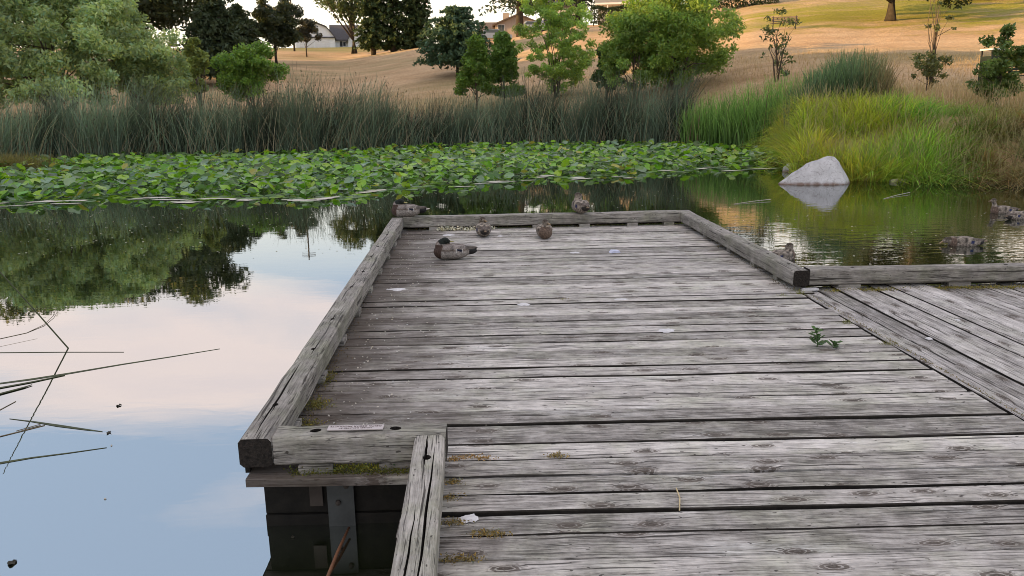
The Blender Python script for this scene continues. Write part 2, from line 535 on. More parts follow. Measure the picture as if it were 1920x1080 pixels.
def build_ground():
    radii = np.concatenate([[0.01, 3, 6, 9], np.arange(11, 70, 0.75), np.geomspace(70, 900, 70)])
    na = 420
    # finer spacing in front
    azs = np.sort(np.concatenate([np.radians(np.linspace(-45, 45, 260, endpoint=False)), np.radians(np.linspace(45, 315, 120, endpoint=False))]))
    na = len(azs)
    R, A = np.meshgrid(radii, azs, indexing='ij')
    X = R * np.sin(A); Y = R * np.cos(A)
    Z = ground_z(X, Y)
    V = np.stack([X, Y, Z], -1).reshape(-1, 3)
    i = np.arange(len(radii) - 1)[:, None]; j = np.arange(na)[None, :]
    j2 = (j + 1) % na
    Q = np.stack([i * na + j, (i + 1) * na + j, (i + 1) * na + j2, i * na + j2], -1).reshape(-1, 4)
    Q = Q[:, ::-1]
    m, nt, out = new_mat('dry_summer_grass')
    L = nt.links.new
    ge = N(nt, 'ShaderNodeNewGeometry')
    P = ge.outputs['Position']

    def sc(sx, sy, sz):
        v = N(nt, 'ShaderNodeVectorMath', operation='MULTIPLY'); L(P, v.inputs[0]); v.inputs[1].default_value = (sx, sy, sz)
        return v.outputs[0]
    big = noise(nt, sc(.05, .11, .3), 1.0, 5, 0.6, .4)
    midn = noise(nt, sc(.22, .5, 1), 1.0, 5, 0.62)
    fine = noise(nt, P, 5.0, 6, 0.72)
    col = ramp(nt, midn, [(0.30, (0.41, 0.275, 0.16)), (0.5, (0.54, 0.375, 0.225)), (0.70, (0.60, 0.44, 0.28))])
    col = mix(nt, ramp(nt, big, [(0.46, 0.0), (0.62, 0.75)]), col, (0.30, 0.255, 0.13))
    # lawn stays green beneath the trees at the top of the slope and by the houses
    sp = N(nt, 'ShaderNodeSeparateXYZ'); L(P, sp.inputs[0])
    gx = math_(nt, 'SUBTRACT', sp.outputs[0], 34.0); gy = math_(nt, 'SUBTRACT', sp.outputs[1], 60.0)
    gd = math_(nt, 'SQRT', math_(nt, 'ADD', math_(nt, 'MULTIPLY', math_(nt, 'MULTIPLY', gx, gx), .35), math_(nt, 'MULTIPLY', gy, gy)))
    gmask = ramp(nt, math_(nt, 'ADD', math_(nt, 'MULTIPLY', gd, .03), math_(nt, 'MULTIPLY', math_(nt, 'SUBTRACT', midn, .5), .9)), [(0.12, 1.0), (0.34, 0.0)])
    col = mix(nt, math_(nt, 'MULTIPLY', gmask, .8), col, (0.30, 0.31, 0.03))
    gm2 = ramp(nt, math_(nt, 'ADD', math_(nt, 'MULTIPLY', sp.outputs[1], .004), math_(nt, 'MULTIPLY', math_(nt, 'SUBTRACT', midn, .5), .18)), [(0.50, 0.0), (0.56, 1.0)])
    col = mix(nt, math_(nt, 'MULTIPLY', gm2, .7), col, (0.17, 0.20, 0.06))
    # mud at the waterline and below
    mud = ramp(nt, math_(nt, 'MULTIPLY_ADD', sp.outputs[2], .5, .5), [(0.36, 1.0), (0.50, 0.0)])
    col = mix(nt, mud, col, (0.045, 0.045, 0.02))
    col = mix(nt, 1.0, col, ramp(nt, fine, [(0.25, 0.62), (0.75, 1.12)]), 'MULTIPLY')
    p = N(nt, 'ShaderNodeBsdfPrincipled'); L(col, p.inputs['Base Color'])
    p.inputs['Roughness'].default_value = 0.95; p.inputs['Specular IOR Level'].default_value = 0.05
    b = N(nt, 'ShaderNodeBump'); b.inputs['Strength'].default_value = 0.9; b.inputs['Distance'].default_value = 0.12
    L(math_(nt, 'ADD', fine, math_(nt, 'MULTIPLY', noise(nt, P, 1.6, 5, .7), 1.5)), b.inputs['Height']); L(b.outputs[0], p.inputs['Normal'])
    L(p.outputs[0], out.inputs[0])
    o = link('hillside_ground', arr_mesh('hillside_ground', V, Q, m, smooth=True))
    tag(o, kind='structure')


build_ground()


def build_water():
    n = 96
    V = [(0, 0, WATER_Z)]; r = 75
    V += [(r * math.sin(2 * math.pi * k / n), r * math.cos(2 * math.pi * k / n), WATER_Z) for k in range(n)]
    me = bpy.data.meshes.new('pond_water')
    me.from_pydata(V, [], [(0, 1 + (k + 1) % n, 1 + k) for k in range(n)])
    m, nt, out = new_mat('still_pond_water')
    L = nt.links.new
    ge = N(nt, 'ShaderNodeNewGeometry'); P = ge.outputs['Position']
    sp = N(nt, 'ShaderNodeSeparateXYZ'); L(P, sp.inputs[0])
    # calm on the left of the dock, stirred by the swimming ducks on its right
    act = ramp(nt, math_(nt, 'MULTIPLY', math_(nt, 'SUBTRACT', sp.outputs[0], 2.5), .1), [(0.05, 0.0), (0.35, 1.0)])
    near = ramp(nt, math_(nt, 'MULTIPLY', sp.outputs[1], .05), [(0.55, 1.0), (0.80, 0.12)])
    act = math_(nt, 'MULTIPLY', act, near)
    v = N(nt, 'ShaderNodeVectorMath', operation='MULTIPLY'); L(P, v.inputs[0]); v.inputs[1].default_value = (1.2, 3.4, 1)
    w1 = noise(nt, v.outputs[0], 2.6, 2, 0.45, .6)
    w2 = noise(nt, P, 0.9, 2, 0.5)
    rip = math_(nt, 'MULTIPLY', w1, math_(nt, 'MULTIPLY_ADD', act, 0.22, 0.02))
    h = math_(nt, 'ADD', rip, math_(nt, 'MULTIPLY', w2, .10))
    b = N(nt, 'ShaderNodeBump'); b.inputs['Strength'].default_value = 1.0; b.inputs['Distance'].default_value = 0.013
    L(h, b.inputs['Height'])
    gl = N(nt, 'ShaderNodeBsdfGlossy'); gl.inputs['Roughness'].default_value = 0.015
    gl.inputs['Color'].default_value = (0.96, 0.98, 1.0, 1)
    L(b.outputs[0], gl.inputs['Normal'])
    df = N(nt, 'ShaderNodeBsdfDiffuse'); df.inputs['Color'].default_value = (0.010, 0.014, 0.006, 1)
    fr = N(nt, 'ShaderNodeFresnel'); fr.inputs['IOR'].default_value = 1.33
    fac = math_(nt, 'MULTIPLY_ADD', fr.outputs[0], 0.15, 0.54)
    ms = N(nt, 'ShaderNodeMixShader'); L(fac, ms.inputs[0]); L(df.outputs[0], ms.inputs[1]); L(gl.outputs[0], ms.inputs[2])
    L(ms.outputs[0], out.inputs[0])
    me.materials.append(m)
    tag(link('pond_water', me), kind='structure')


build_water()

# ------------------------------------------------------------------ the dock
M_GAPEDGE = simple_mat('grimy_dark_gap_edge', (0.020, 0.017, 0.014), .95, .5, 25, .3)  # edge grime taken near black, painted so gaps between boards read dark


def plank_mesh(name, length, width, seed, mats, thick=0.038, n=11, wav=0.0028, bev=0.005, gap_dark=True):
    r = np.random.default_rng(seed)
    xs = np.linspace(-length / 2, length / 2, n)
    e1 = r.normal(0, wav, n); e2 = r.normal(0, wav, n); tz = r.normal(0, .0012, n)
    cup = r.uniform(-.0025, .0015)
    V = []
    for i, x in enumerate(xs):
        a = -width / 2 + e1[i]; c = width / 2 + e2[i]; z = tz[i]
        V += [(x, a, -thick), (x, a, -bev + z), (x, a + bev, z), (x, (a + c) / 2, cup + z), (x, c - bev, z), (x, c, -bev + z), (x, c, -thick)]
    k = 7
    F = []
    for i in range(n - 1):
        for j in range(k - 1):
            F.append((i * k + j, (i + 1) * k + j, (i + 1) * k + j + 1, i * k + j + 1))
        F.append((i * k + k - 1, (i + 1) * k + k - 1, (i + 1) * k, i * k))
    F.append(tuple(range(k))); F.append(tuple((n - 1) * k + j for j in reversed(range(k))))
    me = bpy.data.meshes.new(name)
    me.from_pydata(V, [], F)
    me.materials.append(mats); me.materials.append(M_GAPEDGE)
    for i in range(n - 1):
        if gap_dark:
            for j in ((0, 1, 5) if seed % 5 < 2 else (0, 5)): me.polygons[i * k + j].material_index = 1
    bm = bmesh.new(); bm.from_mesh(me); bmesh.ops.recalc_face_normals(bm, faces=bm.faces); bm.to_mesh(me); bm.free()
    return me


dock = empty('wooden_dock', (0.9, 6.5, 0))
tag(dock, 'weathered grey plank viewing dock with low beam kerbs where ducks rest', 'dock')
boardwalk = empty('boardwalk', (5.0, 5.0, 0))
tag(boardwalk, 'weathered boardwalk of lengthwise planks joining the side of the dock', 'boardwalk')


def child(o, parent):
    o.parent = parent
    o.matrix_parent_inverse = Matrix.Translation(parent.location).inverted()
    return o


def skew_at(y):
    """boards were not laid dead square: slope dy/dx of a board lying at y"""
    return float(np.interp(y, [0, 2.5, 4.1, 6.5, 10.1], [-.036, -.034, -.033, -.012, 0.012]))


SEAM_X = 2.885
# board joints measured along x = the photo column 1280, then an even pitch
joints = [at(1280, py).y for py in (1045, 996.7, 956, 918.3, 885, 853.3, 825, 788.3, 763.3, 741.7)]
joints = [y - skew_at(y) * (at(1280, 900).x - 0.9) * -1 * -1 for y in joints]
pitch = 0.176
while joints[-1] < 9.98:
    joints.append(joints[-1] + pitch * random.choice([.94, 1.0, 1.0, 1.03, .97]))
joints[-1] = 10.06; joints.append(10.235)
front = []
y = joints[0]
while y > -1.6:
    y -= pitch * random.choice([.97, 1.0, 1.03]); front.append(y)
joints = front[::-1] + joints
LEFT_X, FRONT_Y = -1.02, 3.26
for i in range(len(joints) - 1):
    a, b = joints[i], joints[i + 1]
    gap = random.choice([.006, .008, .010, .012, .014, .018])
    if 2.93 < b < 3.25: gap = .026
    yc = (a + b) / 2
    s = skew_at(yc)
    x0 = LEFT_X if yc > FRONT_Y - .06 else -0.30
    x0 += random.uniform(-.012, .012)
    x1 = SEAM_X - random.uniform(.012, .035) if yc < 6.36 else 2.99
    xc = (x0 + x1) / 2
    length = (x1 - x0) / math.cos(math.atan(s))
    o = link('plank', plank_mesh('plank', length, (b - a) - gap, 100 + i, M_PLANK, gap_dark=not (FRONT_Y - .06 < yc < FRONT_Y + .13)))
    o.location = (xc, yc + s * (xc - 0.9), random.uniform(-.003, .003))
    o.rotation_euler = (random.uniform(-.006, .006), random.uniform(-.0012, .0012), math.atan(s))
    child(o, dock)

# joists below, seen through the gaps and at the open edge
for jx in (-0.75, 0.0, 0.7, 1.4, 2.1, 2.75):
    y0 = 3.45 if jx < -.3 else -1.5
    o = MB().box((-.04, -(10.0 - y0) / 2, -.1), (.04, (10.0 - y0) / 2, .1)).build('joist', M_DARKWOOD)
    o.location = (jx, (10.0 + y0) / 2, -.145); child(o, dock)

CUT = []


def cutter(shapes):
    bm = bmesh.new()
    for kind, p in shapes:
        if kind == 'hole':
            x, y, r, ztop = p
            mtx = Matrix.Translation((x, y, ztop)) @ Matrix.Diagonal((1.25, .95, 1, 1))
            bmesh.ops.create_cone(bm, cap_ends=True, segments=14, radius1=r * .9, radius2=r * 1.05, depth=.16, matrix=mtx)
        else:
            x0, y0, x1, y1, w, ztop = p
            n = 9; vt = []; vb = []
            rr = random.Random(int(x0 * 1000) + int(y1 * 977))
            for k in range(n):
                t = k / (n - 1); cx = x0 + (x1 - x0) * t; cy = y0 + (y1 - y0) * t + rr.uniform(-.003, .003)
                ww = w * (math.sin(math.pi * min(1, max(0, t)) * .96 + .06)) * .5 + .0006
                vt.append((cx, cy - ww, cy + ww))
            top = []; bot = []
            L_ = [bm.verts.new((c[0], c[1], ztop + .01)) for c in vt]; R_ = [bm.verts.new((c[0], c[2], ztop + .01)) for c in vt]
            B_ = [bm.verts.new((c[0], (c[1] + c[2]) / 2, ztop - .035)) for c in vt]
            for k in range(n - 1):
                bm.faces.new((L_[k], L_[k + 1], R_[k + 1], R_[k])); bm.faces.new((L_[k + 1], L_[k], B_[k], B_[k + 1])); bm.faces.new((R_[k], R_[k + 1], B_[k + 1], B_[k]))
            bm.faces.new((L_[0], R_[0], B_[0])); bm.faces.new((R_[-1], L_[-1], B_[-1]))
    bmesh.ops.recalc_face_normals(bm, faces=bm.faces)
    return bm


def beam_mesh(length, w, h, seed, holes=(), cracks=(), cham=.009, n=26):
    """a hewn kerb timber along local x, top at z = h, with bolt holes and drying cracks cut in"""
    r = np.random.default_rng(seed)
    xs = np.linspace(-length / 2, length / 2, n)
    sm = lambda s: np.convolve(r.normal(0, s, n + 4), np.ones(5) / 5, 'valid') * 1.6
    a1, a2, b1, b2 = sm(.0035), sm(.0035), sm(.003), sm(.003)
    V = []
    for i, x in enumerate(xs):
        ya = -w / 2 + a1[i]; yb = w / 2 + a2[i]; zt = h + b1[i]; c = cham * (1 + .6 * abs(r.normal()))
        V += [(x, ya + c, 0), (x, ya, c), (x, ya + .4 * a2[i], zt - c), (x, ya + c, zt), (x, yb - c, zt), (x, yb, zt - c), (x, yb, c), (x, yb - c, 0)]
    k = 8; Fa = []
    for i in range(n - 1):
        for j in range(k):
            Fa.append((i * k + j, (i + 1) * k + j, (i + 1) * k + (j + 1) % k, i * k + (j + 1) % k))
    ends = len(Fa)
    Fa.append(tuple(range(k))); Fa.append(tuple((n - 1) * k + j for j in reversed(range(k))))
    me = bpy.data.meshes.new('kerb_beam')
    me.from_pydata(V, [], Fa)
    me.materials.append(M_BEAM); me.materials.append(M_ENDGRAIN)
    for f in me.polygons:
        if f.index >= ends: f.material_index = 1
    bm = bmesh.new(); bm.from_mesh(me); bmesh.ops.recalc_face_normals(bm, faces=bm.faces); bm.to_mesh(me); bm.free()
    shapes = [('hole', (x, y, rr, h)) for x, y, rr in holes] + [('crack', (*c, h)) for c in cracks]
    for sh in shapes:
        cm = bpy.data.meshes.new('cut'); cb = cutter([sh]); cb.to_mesh(cm); cb.free()
        cm.materials.append(M_BEAM); cm.materials.append(M_ENDGRAIN)
        for f in cm.polygons: f.material_index = 1
        ob = bpy.data.objects.new('tmp_beam', me); co = bpy.data.objects.new('tmp_cut', cm)
        COL.objects.link(ob); COL.objects.link(co)
        md = ob.modifiers.new('b', 'BOOLEAN'); md.object = co; md.operation = 'DIFFERENCE'; md.solver = 'EXACT'
        dg = bpy.context.evaluated_depsgraph_get()
        me2 = bpy.data.meshes.new_from_object(ob.evaluated_get(dg))
        bpy.data.objects.remove(ob); bpy.data.objects.remove(co)
        if len(me2.polygons) > 20:
            me = me2
    me.name = 'kerb_beam'
    return me


def kerb(p0, p1, w, h, seed, parent, holes=(), cracks=(), z=0.042, label=None):
    p0 = Vector(p0); p1 = Vector(p1)
    d = p1 - p0
    o = link('kerb_beam', beam_mesh(d.length, w, h, seed, holes, cracks))
    o.location = ((p0.x + p1.x) / 2, (p0.y + p1.y) / 2, z)
    o.rotation_euler = (0, 0, math.atan2(d.y, d.x))
    child(o, parent)
    if label: o['label'] = label
    return o


KW, KH = 0.148, 0.14
KT = 0.042 + KH
# outer kerb on the left, running away to the far corner
lk0, lk1 = (-0.985, 3.27), (-0.93, 10.05)
LLEN = math.dist(lk0, lk1)


def on_line(px, py, p0, p1, z=KT):
    q = at(px, py, z)
    d = Vector((p1[0] - p0[0], p1[1] - p0[1])); ln = d.length; d /= ln
    return (q.x - p0[0]) * d.x + (q.y - p0[1]) * d.y - ln / 2


lh = []
for px, py in ((516, 758), (586, 654), (622, 598), (660, 538), (678, 509), (697, 480), (708, 462), (719, 440)):
    lh.append((on_line(px, py, lk0, lk1), random.uniform(-.01, .01), .016))
lc = [(-LLEN / 2 + .03, .012, -LLEN / 2 + 1.05, .018, .014)] + [(h[0] - .13, h[1] + random.uniform(-.01, .01), h[0] + .17, h[1] + random.uniform(-.01, .01), .007) for h in lh[:6]]
kerb(lk0, lk1, KW, KH, 1, dock, lh, lc, label='long left kerb beam with bolt holes and a rotted near end')
# short kerb across the notch, carries the plaque
fk0, fk1 = (-0.908, 3.345), (-0.125, 3.32)
fh = [(on_line(590, 810, fk0, fk1), .004, .022), (on_line(741, 806, fk0, fk1), .004, .022)]
kerb(fk0, fk1, KW - .01, KH, 2, dock, fh, [(-.36, .03, -.1, .035, .004)], label='short front kerb beam carrying a small engraved plaque')
# inner kerb coming towards the viewer
ik0, ik1 = (-0.235, -1.5), (-0.198, 3.24)
ILEN = math.dist(ik0, ik1)
ih = [(on_line(800, 859, ik0, ik1), 0.0, .019)]
kerb(ik0, ik1, KW - .008, KH + .004, 3, dock, ih,
     [(ILEN / 2 - .30, .006, ILEN / 2 - .002, .008, .013), (ILEN / 2 - 1.25, -.018, ILEN / 2 - .12, -.03, .012), (ILEN / 2 - 1.5, .025, ILEN / 2 - .62, .018, .008)],
     label='near kerb beam with long drying cracks and a single bolt hole')
# far kerb
rk0, rk1 = (-0.86, 10.14), (3.00, 10.22)
RL = math.dist(rk0, rk1)
kerb(rk0, rk1, KW, KH, 4, dock, [(x, 0, .015) for x in (-1.1, -.2, .7, 1.5)], [], label='far kerb beam along the end of the dock')
# right kerb
sk0, sk1 = (2.895, 6.40), (2.925, 10.13)
SL = math.dist(sk0, sk1)
sh_ = [(on_line(px, py, sk0, sk1), 0, .016) for px, py in ((1340, 430), (1393, 457), (1432, 475), (1471, 495))]
kerb(sk0, sk1, KW, KH, 5, dock, sh_, [(-SL / 2 + .05, -.02, -SL / 2 + .5, -.01, .006)], label='pale right kerb beam with a dark rotted end')
# kerb along the boardwalk
bk0, bk1 = (2.985, 6.50), (9.4, 6.40)
kerb(bk0, bk1, KW, KH, 6, boardwalk, [(x, 0, .016) for x in (-2.8, -1.4, 0.2, 1.6)], [], label='grey kerb beam along the far side of the boardwalk')


def block(parent, loc, size, rz=0.0):
    o = MB().box((-size[0] / 2, -size[1] / 2, 0), (size[0] / 2, size[1] / 2, size[2])).build('spacer_block', M_BEAM)
    o.location = loc; o.rotation_euler = (0, 0, rz)
    child(o, parent)


bl = .0405
for y in (3.75, 4.5, 5.25, 6.0, 6.75, 7.5, 8.25, 9.0, 9.6): block(dock, (-.96 + (y - 3.7) * .008, y, .0005), (.12, .15, bl))
for px in (592, 742): 
    q = at(px, 890, .0); block(dock, (q.x, 3.33, .0005), (.155, .13, bl))
for y in (2.7, 1.9, 1.1, .3): block(dock, (-.205 - (3.2 - y) * .008, y, .0005), (.12, .15, bl))
for x in (-.45, .22, .92, 1.55, 2.2, 2.7): block(dock, (x, 10.15 + x * .02, .0005 - .004), (.14, .12, bl + .004))
for y in (6.85, 7.45, 8.2, 9.1): block(dock, (2.90 + (y - 6.4) * .008, y, .0005), (.12, .10, bl))
for x in (3.35, 4.35, 5.3, 6.3): block(boardwalk, (x, 6.49 - (x - 3) * .015, .0005), (.20, .12, bl))

# boardwalk boards run away from the viewer
x = SEAM_X
i = 0
while x < 9.2:
    w = .172 * random.choice([.96, 1, 1.02, 1.0])
    y0, y1 = -1.6, 6.545 + random.uniform(-.01, .01)
    o = link('plank', plank_mesh('plank', y1 - y0, w - random.choice([.006, .008, .010, .013]), 300 + i, M_PLANK2, n=12))
    o.location = (x + w / 2, (y0 + y1) / 2, random.uniform(-.003, .003) + (.006 if i == 0 else 0))
    o.rotation_euler = (random.uniform(-.0008, .0008), random.uniform(-.006, .006), math.pi / 2)
    child(o, boardwalk)
    x += w; i += 1
for jy in (0.5, 2.5, 4.4, 6.2):
    o = MB().box((-3.1, -.04, -.1), (3.1, .04, .1)).build('joist', M_DARKWOOD)
    o.location = (6.1, jy, -.145); child(o, boardwalk)

# open edge under the front corner: dark skirt boards, steel plate with bolts
def skirt(p0, p1, z0, z1, name='skirt_board', mat=M_DARKWOOD, t=.03, parent=dock):
    p0 = Vector((*p0, 0)); p1 = Vector((*p1, 0)); d = p1 - p0
    o = MB().box((-d.length / 2, -t / 2, z0), (d.length / 2, t / 2, z1)).build(name, mat)
    o.location = (p0 + p1) / 2; o.rotation_euler = (0, 0, math.atan2(d.y, d.x))
    return child(o, parent)


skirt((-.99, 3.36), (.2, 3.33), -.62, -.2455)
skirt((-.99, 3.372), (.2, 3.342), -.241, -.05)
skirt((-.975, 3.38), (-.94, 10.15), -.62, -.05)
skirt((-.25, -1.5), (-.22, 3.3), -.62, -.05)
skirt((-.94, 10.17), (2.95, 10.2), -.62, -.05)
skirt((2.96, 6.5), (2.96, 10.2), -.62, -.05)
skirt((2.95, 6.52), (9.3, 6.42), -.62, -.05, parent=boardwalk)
# added dark strips close the slot beneath each kerb so it reads dark
skirt((-1.04, 3.3), (-1.0, 10.1), .001, .040, 'dark_slot_strip', t=.02)
skirt((-.95, 10.205), (2.9, 10.285), .001, .040, 'dark_slot_strip', t=.02)
skirt((2.972, 6.5), (2.985, 10.1), .001, .040, 'dark_slot_strip', t=.02)
skirt((3.0, 6.56), (9.3, 6.46), .001, .040, 'dark_slot_strip', t=.02, parent=boardwalk)
p = at(632, 960, -.15)
o = MB().box((-.062, -.004, -.17), (.062, .004, .10)).build('steel_plate', M_STEEL)
o.location = (p.x - .005, 3.322, -.145); child(o, dock)
for bx, bz in ((.03, .055), (-.012, -.03)):
    b = MB().tube([(bx, -.016, bz), (bx, -.004, bz)], .013, 8).build('bolt', M_BARKDARK, o, True)
o = MB().box((-.03, -.004, -.05), (.03, .004, .07)).build('steel_plate', M_BARKDARK)
o.location = (p.x - .12, 3.33, -.145); child(o, dock)

# engraved plaque set in the front kerb, its lettering read from the water side
M_PLAQUE = simple_mat('plaque_metal', (0.46, 0.42, 0.42), 0.5, 0.08, 30, 0, .2)
M_INK = simple_mat('plaque_lettering', (0.13, 0.10, 0.10), 0.7, 0.1, 30)
pa, pb = at(604, 812, KT), at(727, 806, KT)
pl = MB().box((-.128, -.026, 0), (.128, .026, .004)).build('plaque', M_PLAQUE)
pl.location = ((pa.x + pb.x) / 2, 3.338, KT + .006); pl.rotation_euler = (0, 0, math.atan2(-.025, .783))
child(pl, dock)
for txt, yy, size in (('LUMBER DONATED BY', -.0085, .0125), ('DELTA CEDAR PRODUCTS', .0115, .0165)):
    cu = bpy.data.curves.new('t', 'FONT'); cu.body = txt; cu.size = size; cu.align_x = 'CENTER'; cu.align_y = 'CENTER'; cu.extrude = .0006
    to = bpy.data.objects.new('t', cu); COL.objects.link(to)
    dg = bpy.context.evaluated_depsgraph_get()
    me = bpy.data.meshes.new_from_object(to.evaluated_get(dg)); bpy.data.objects.remove(to)
    me.materials.append(M_INK)
    lo = link('lettering', me, pl); lo.location = (0, yy, .0045); lo.rotation_euler = (0, 0, math.pi)
    sx = (.235 if size > .015 else .15) / max(1e-4, lo.dimensions.x); lo.scale = (sx, 1.1, 1)

# ------------------------------------------------------------------ foliage generators
def rand_dirs(r, n, up=0.0):
    v = r.normal(size=(n, 3)); v[:, 2] += up
    return v / np.linalg.norm(v, axis=1, keepdims=True)


def leaf_quads(r, C, size, col, up=0.6, aspect=0.5, droop=None, cvar=0.25, hue=0.12):
    """diamond leaves at the points C"""
    n = len(C)
    nrm = rand_dirs(r, n, up)
    t = rand_dirs(r, n)
    if droop is not None: t[:, 2] -= droop
    u = t - nrm * np.sum(t * nrm, 1, keepdims=True)
    u /= np.linalg.norm(u, axis=1, keepdims=True) + 1e-9
    v = np.cross(nrm, u)
    s = (size * r.uniform(.6, 1.35, n))[:, None]
    V = np.stack([C - u * s * .5, C + v * s * aspect * .5, C + u * s * .5, C - v * s * aspect * .5], 1).reshape(-1, 3)
    Q = np.arange(4 * n).reshape(-1, 4)
    k = r.uniform(1 - cvar, 1 + cvar, n)[:, None]
    c = np.array(col)[None, :] * k
    h = r.normal(0, hue, n)[:, None]
    c = c * np.concatenate([1 + h, 1 + h * .25, 1 - h], 1)
    return V, Q, np.repeat(np.clip(c, 0.004, .9), 4, 0)


def join_geo(parts):
    V, Q, C, o = [], [], [], 0
    for v, q, c in parts:
        V.append(v); Q.append(q + o); C.append(c); o += len(v)
    return np.concatenate(V), np.concatenate(Q), np.concatenate(C)


def ell_points(r, n, bias=.45):
    d = rand_dirs(r, n)
    return d * (r.uniform(0, 1, n) ** bias)[:, None]


def tree_base(px, py, dist):
    q = at_d(px, py, dist)
    return q.x, q.y, gz(q.x, q.y)


def pix_z(px, py, dist):
    return at_d(px, py, dist).z


def limbs(mb, r, base, top, tips, r0, bend=.2):
    for t in tips:
        t = Vector(t)
        f = r.uniform(.15, .75)
        s = base.lerp(top, f)
        if s.z > t.z - .1: s = base.lerp(top, max(.05, min(.9, (t.z - base.z) / max(.1, top.z - base.z) * .6)))
        m = s.lerp(t, .5) + Vector((r.normal(0, bend), r.normal(0, bend), abs(r.normal(0, bend))))
        rr = r0 * (1 - .6 * f) * .42
        mb.tube([s, s.lerp(m, .5) * .5 + (s.lerp(m, .5)) * .5, m, t], [rr, rr * .8, rr * .6, rr * .22], 5)


def broadleaf(name, label, px, base_py, dist, top_py, bot_py, w_px, n_leaf, leaf, col, seed, group=None, cat='tree',
              clumps=40, clump_r=.20, up=.5, aspect=.5, shape='oval', trunk_r=None, mat=None, bark=None, droop=None, lean=0, stems=1, fill=.5, cvar=.28, pos=None, crown_name='crown'):
    """tapered trunk and limbs, crown of leaf clumps; sizes are read from the photo at the tree's distance"""
    r = np.random.default_rng(seed)
    if pos is None:
        x, y, z0 = tree_base(px, base_py, dist)
        zt, zb = pix_z(px, top_py, dist), pix_z(px, bot_py, dist)
        W = w_px * dist / F_PX / 2
    else:
        x, y = pos; z0 = gz(x, y); zt, zb, W = z0 + top_py, z0 + bot_py, w_px
    zb = max(zb, z0 + .05)
    Hh = max(.5, zt - z0); ch = (zt - zb)
    root = empty(name, (x, y, z0 - .03))
    tag(root, label, cat, group)
    tr = trunk_r or max(.03, Hh * .018)
    mb = MB()
    cpts = ell_points(r, clumps, fill)
    if shape == 'cone':
        tz = r.uniform(0, 1, clumps) ** 1.25
        wr = W * (1 - tz) ** .75 * r.uniform(.55, 1.0, clumps) + .02
        a = r.uniform(0, 2 * math.pi, clumps)
        cp = np.stack([wr * np.cos(a), wr * np.sin(a), zb - z0 + tz * ch], 1)
    elif shape == 'column':
        tz = r.uniform(0, 1, clumps)
        wr = W * np.sqrt(np.clip(1 - (2 * tz - .9) ** 2, .05, 1)) * r.uniform(.3, 1.0, clumps)
        a = r.uniform(0, 2 * math.pi, clumps)
        cp = np.stack([wr * np.cos(a), wr * np.sin(a), zb - z0 + tz * ch], 1)
    elif shape == 'dome':
        tz = r.uniform(0, 1, clumps) ** .8
        wr = W * np.sqrt(np.clip(1 - tz ** 2.2, .02, 1)) * r.uniform(.45, 1.0, clumps)
        a = r.uniform(0, 2 * math.pi, clumps)
        cp = np.stack([wr * np.cos(a), wr * np.sin(a), zb - z0 + tz * ch], 1)
    else:
        cp = cpts * np.array([W, W, ch / 2]) + np.array([0, 0, zb - z0 + ch / 2])
    cp[:, 0] += lean * (cp[:, 2] / Hh)
    rad = clump_r * min(W, ch * .6) * r.uniform(.6, 1.35, clumps)
    wgt = rad ** 2; wgt /= wgt.sum()
    idx = r.choice(clumps, n_leaf, p=wgt)
    off = ell_points(r, n_leaf, .6) * np.array([1, 1, .72])
    C = cp[idx] + off * rad[idx][:, None]
    C[:, 2] = np.maximum(C[:, 2], .05)
    V, Q, cc = leaf_quads(r, C, leaf, tuple(c * 1.22 for c in col), up, aspect, droop, cvar)
    tone = r.uniform(.72, 1.25, clumps)[idx]
    cc = np.clip(cc * np.repeat(tone, 4)[:, None], .003, .9)
    base, top = Vector((0, 0, 0)), Vector((lean * .7, 0, zb - z0 + ch * .72))
    if stems == 1:
        mb.tube([base, base.lerp(top, .35) + Vector((r.normal(0, .02) * Hh * .3, r.normal(0, .02) * Hh * .3, 0)), base.lerp(top, .7), top], [tr * 1.25, tr * .85, tr * .55, tr * .18], 7)
    else:
        for k in range(stems):
            a = 2 * math.pi * k / stems
            t2 = Vector((math.cos(a) * W * .55, math.sin(a) * W * .55, top.z * r.uniform(.6, 1)))
            mb.tube([Vector((math.cos(a) * tr, math.sin(a) * tr, 0)), base.lerp(t2, .45) + Vector((0, 0, .1 * Hh)), t2], [tr * .8, tr * .5, tr * .15], 6)
    sel = r.choice(clumps, min(clumps, 22), replace=False)
    limbs(mb, r, base, top, cp[sel], tr, .03 * Hh)
    mb.build('trunk', bark or M_BARK, root, True)
    link(crown_name, arr_mesh(crown_name, V, Q, mat or M_LEAF, cc), root)
    return root


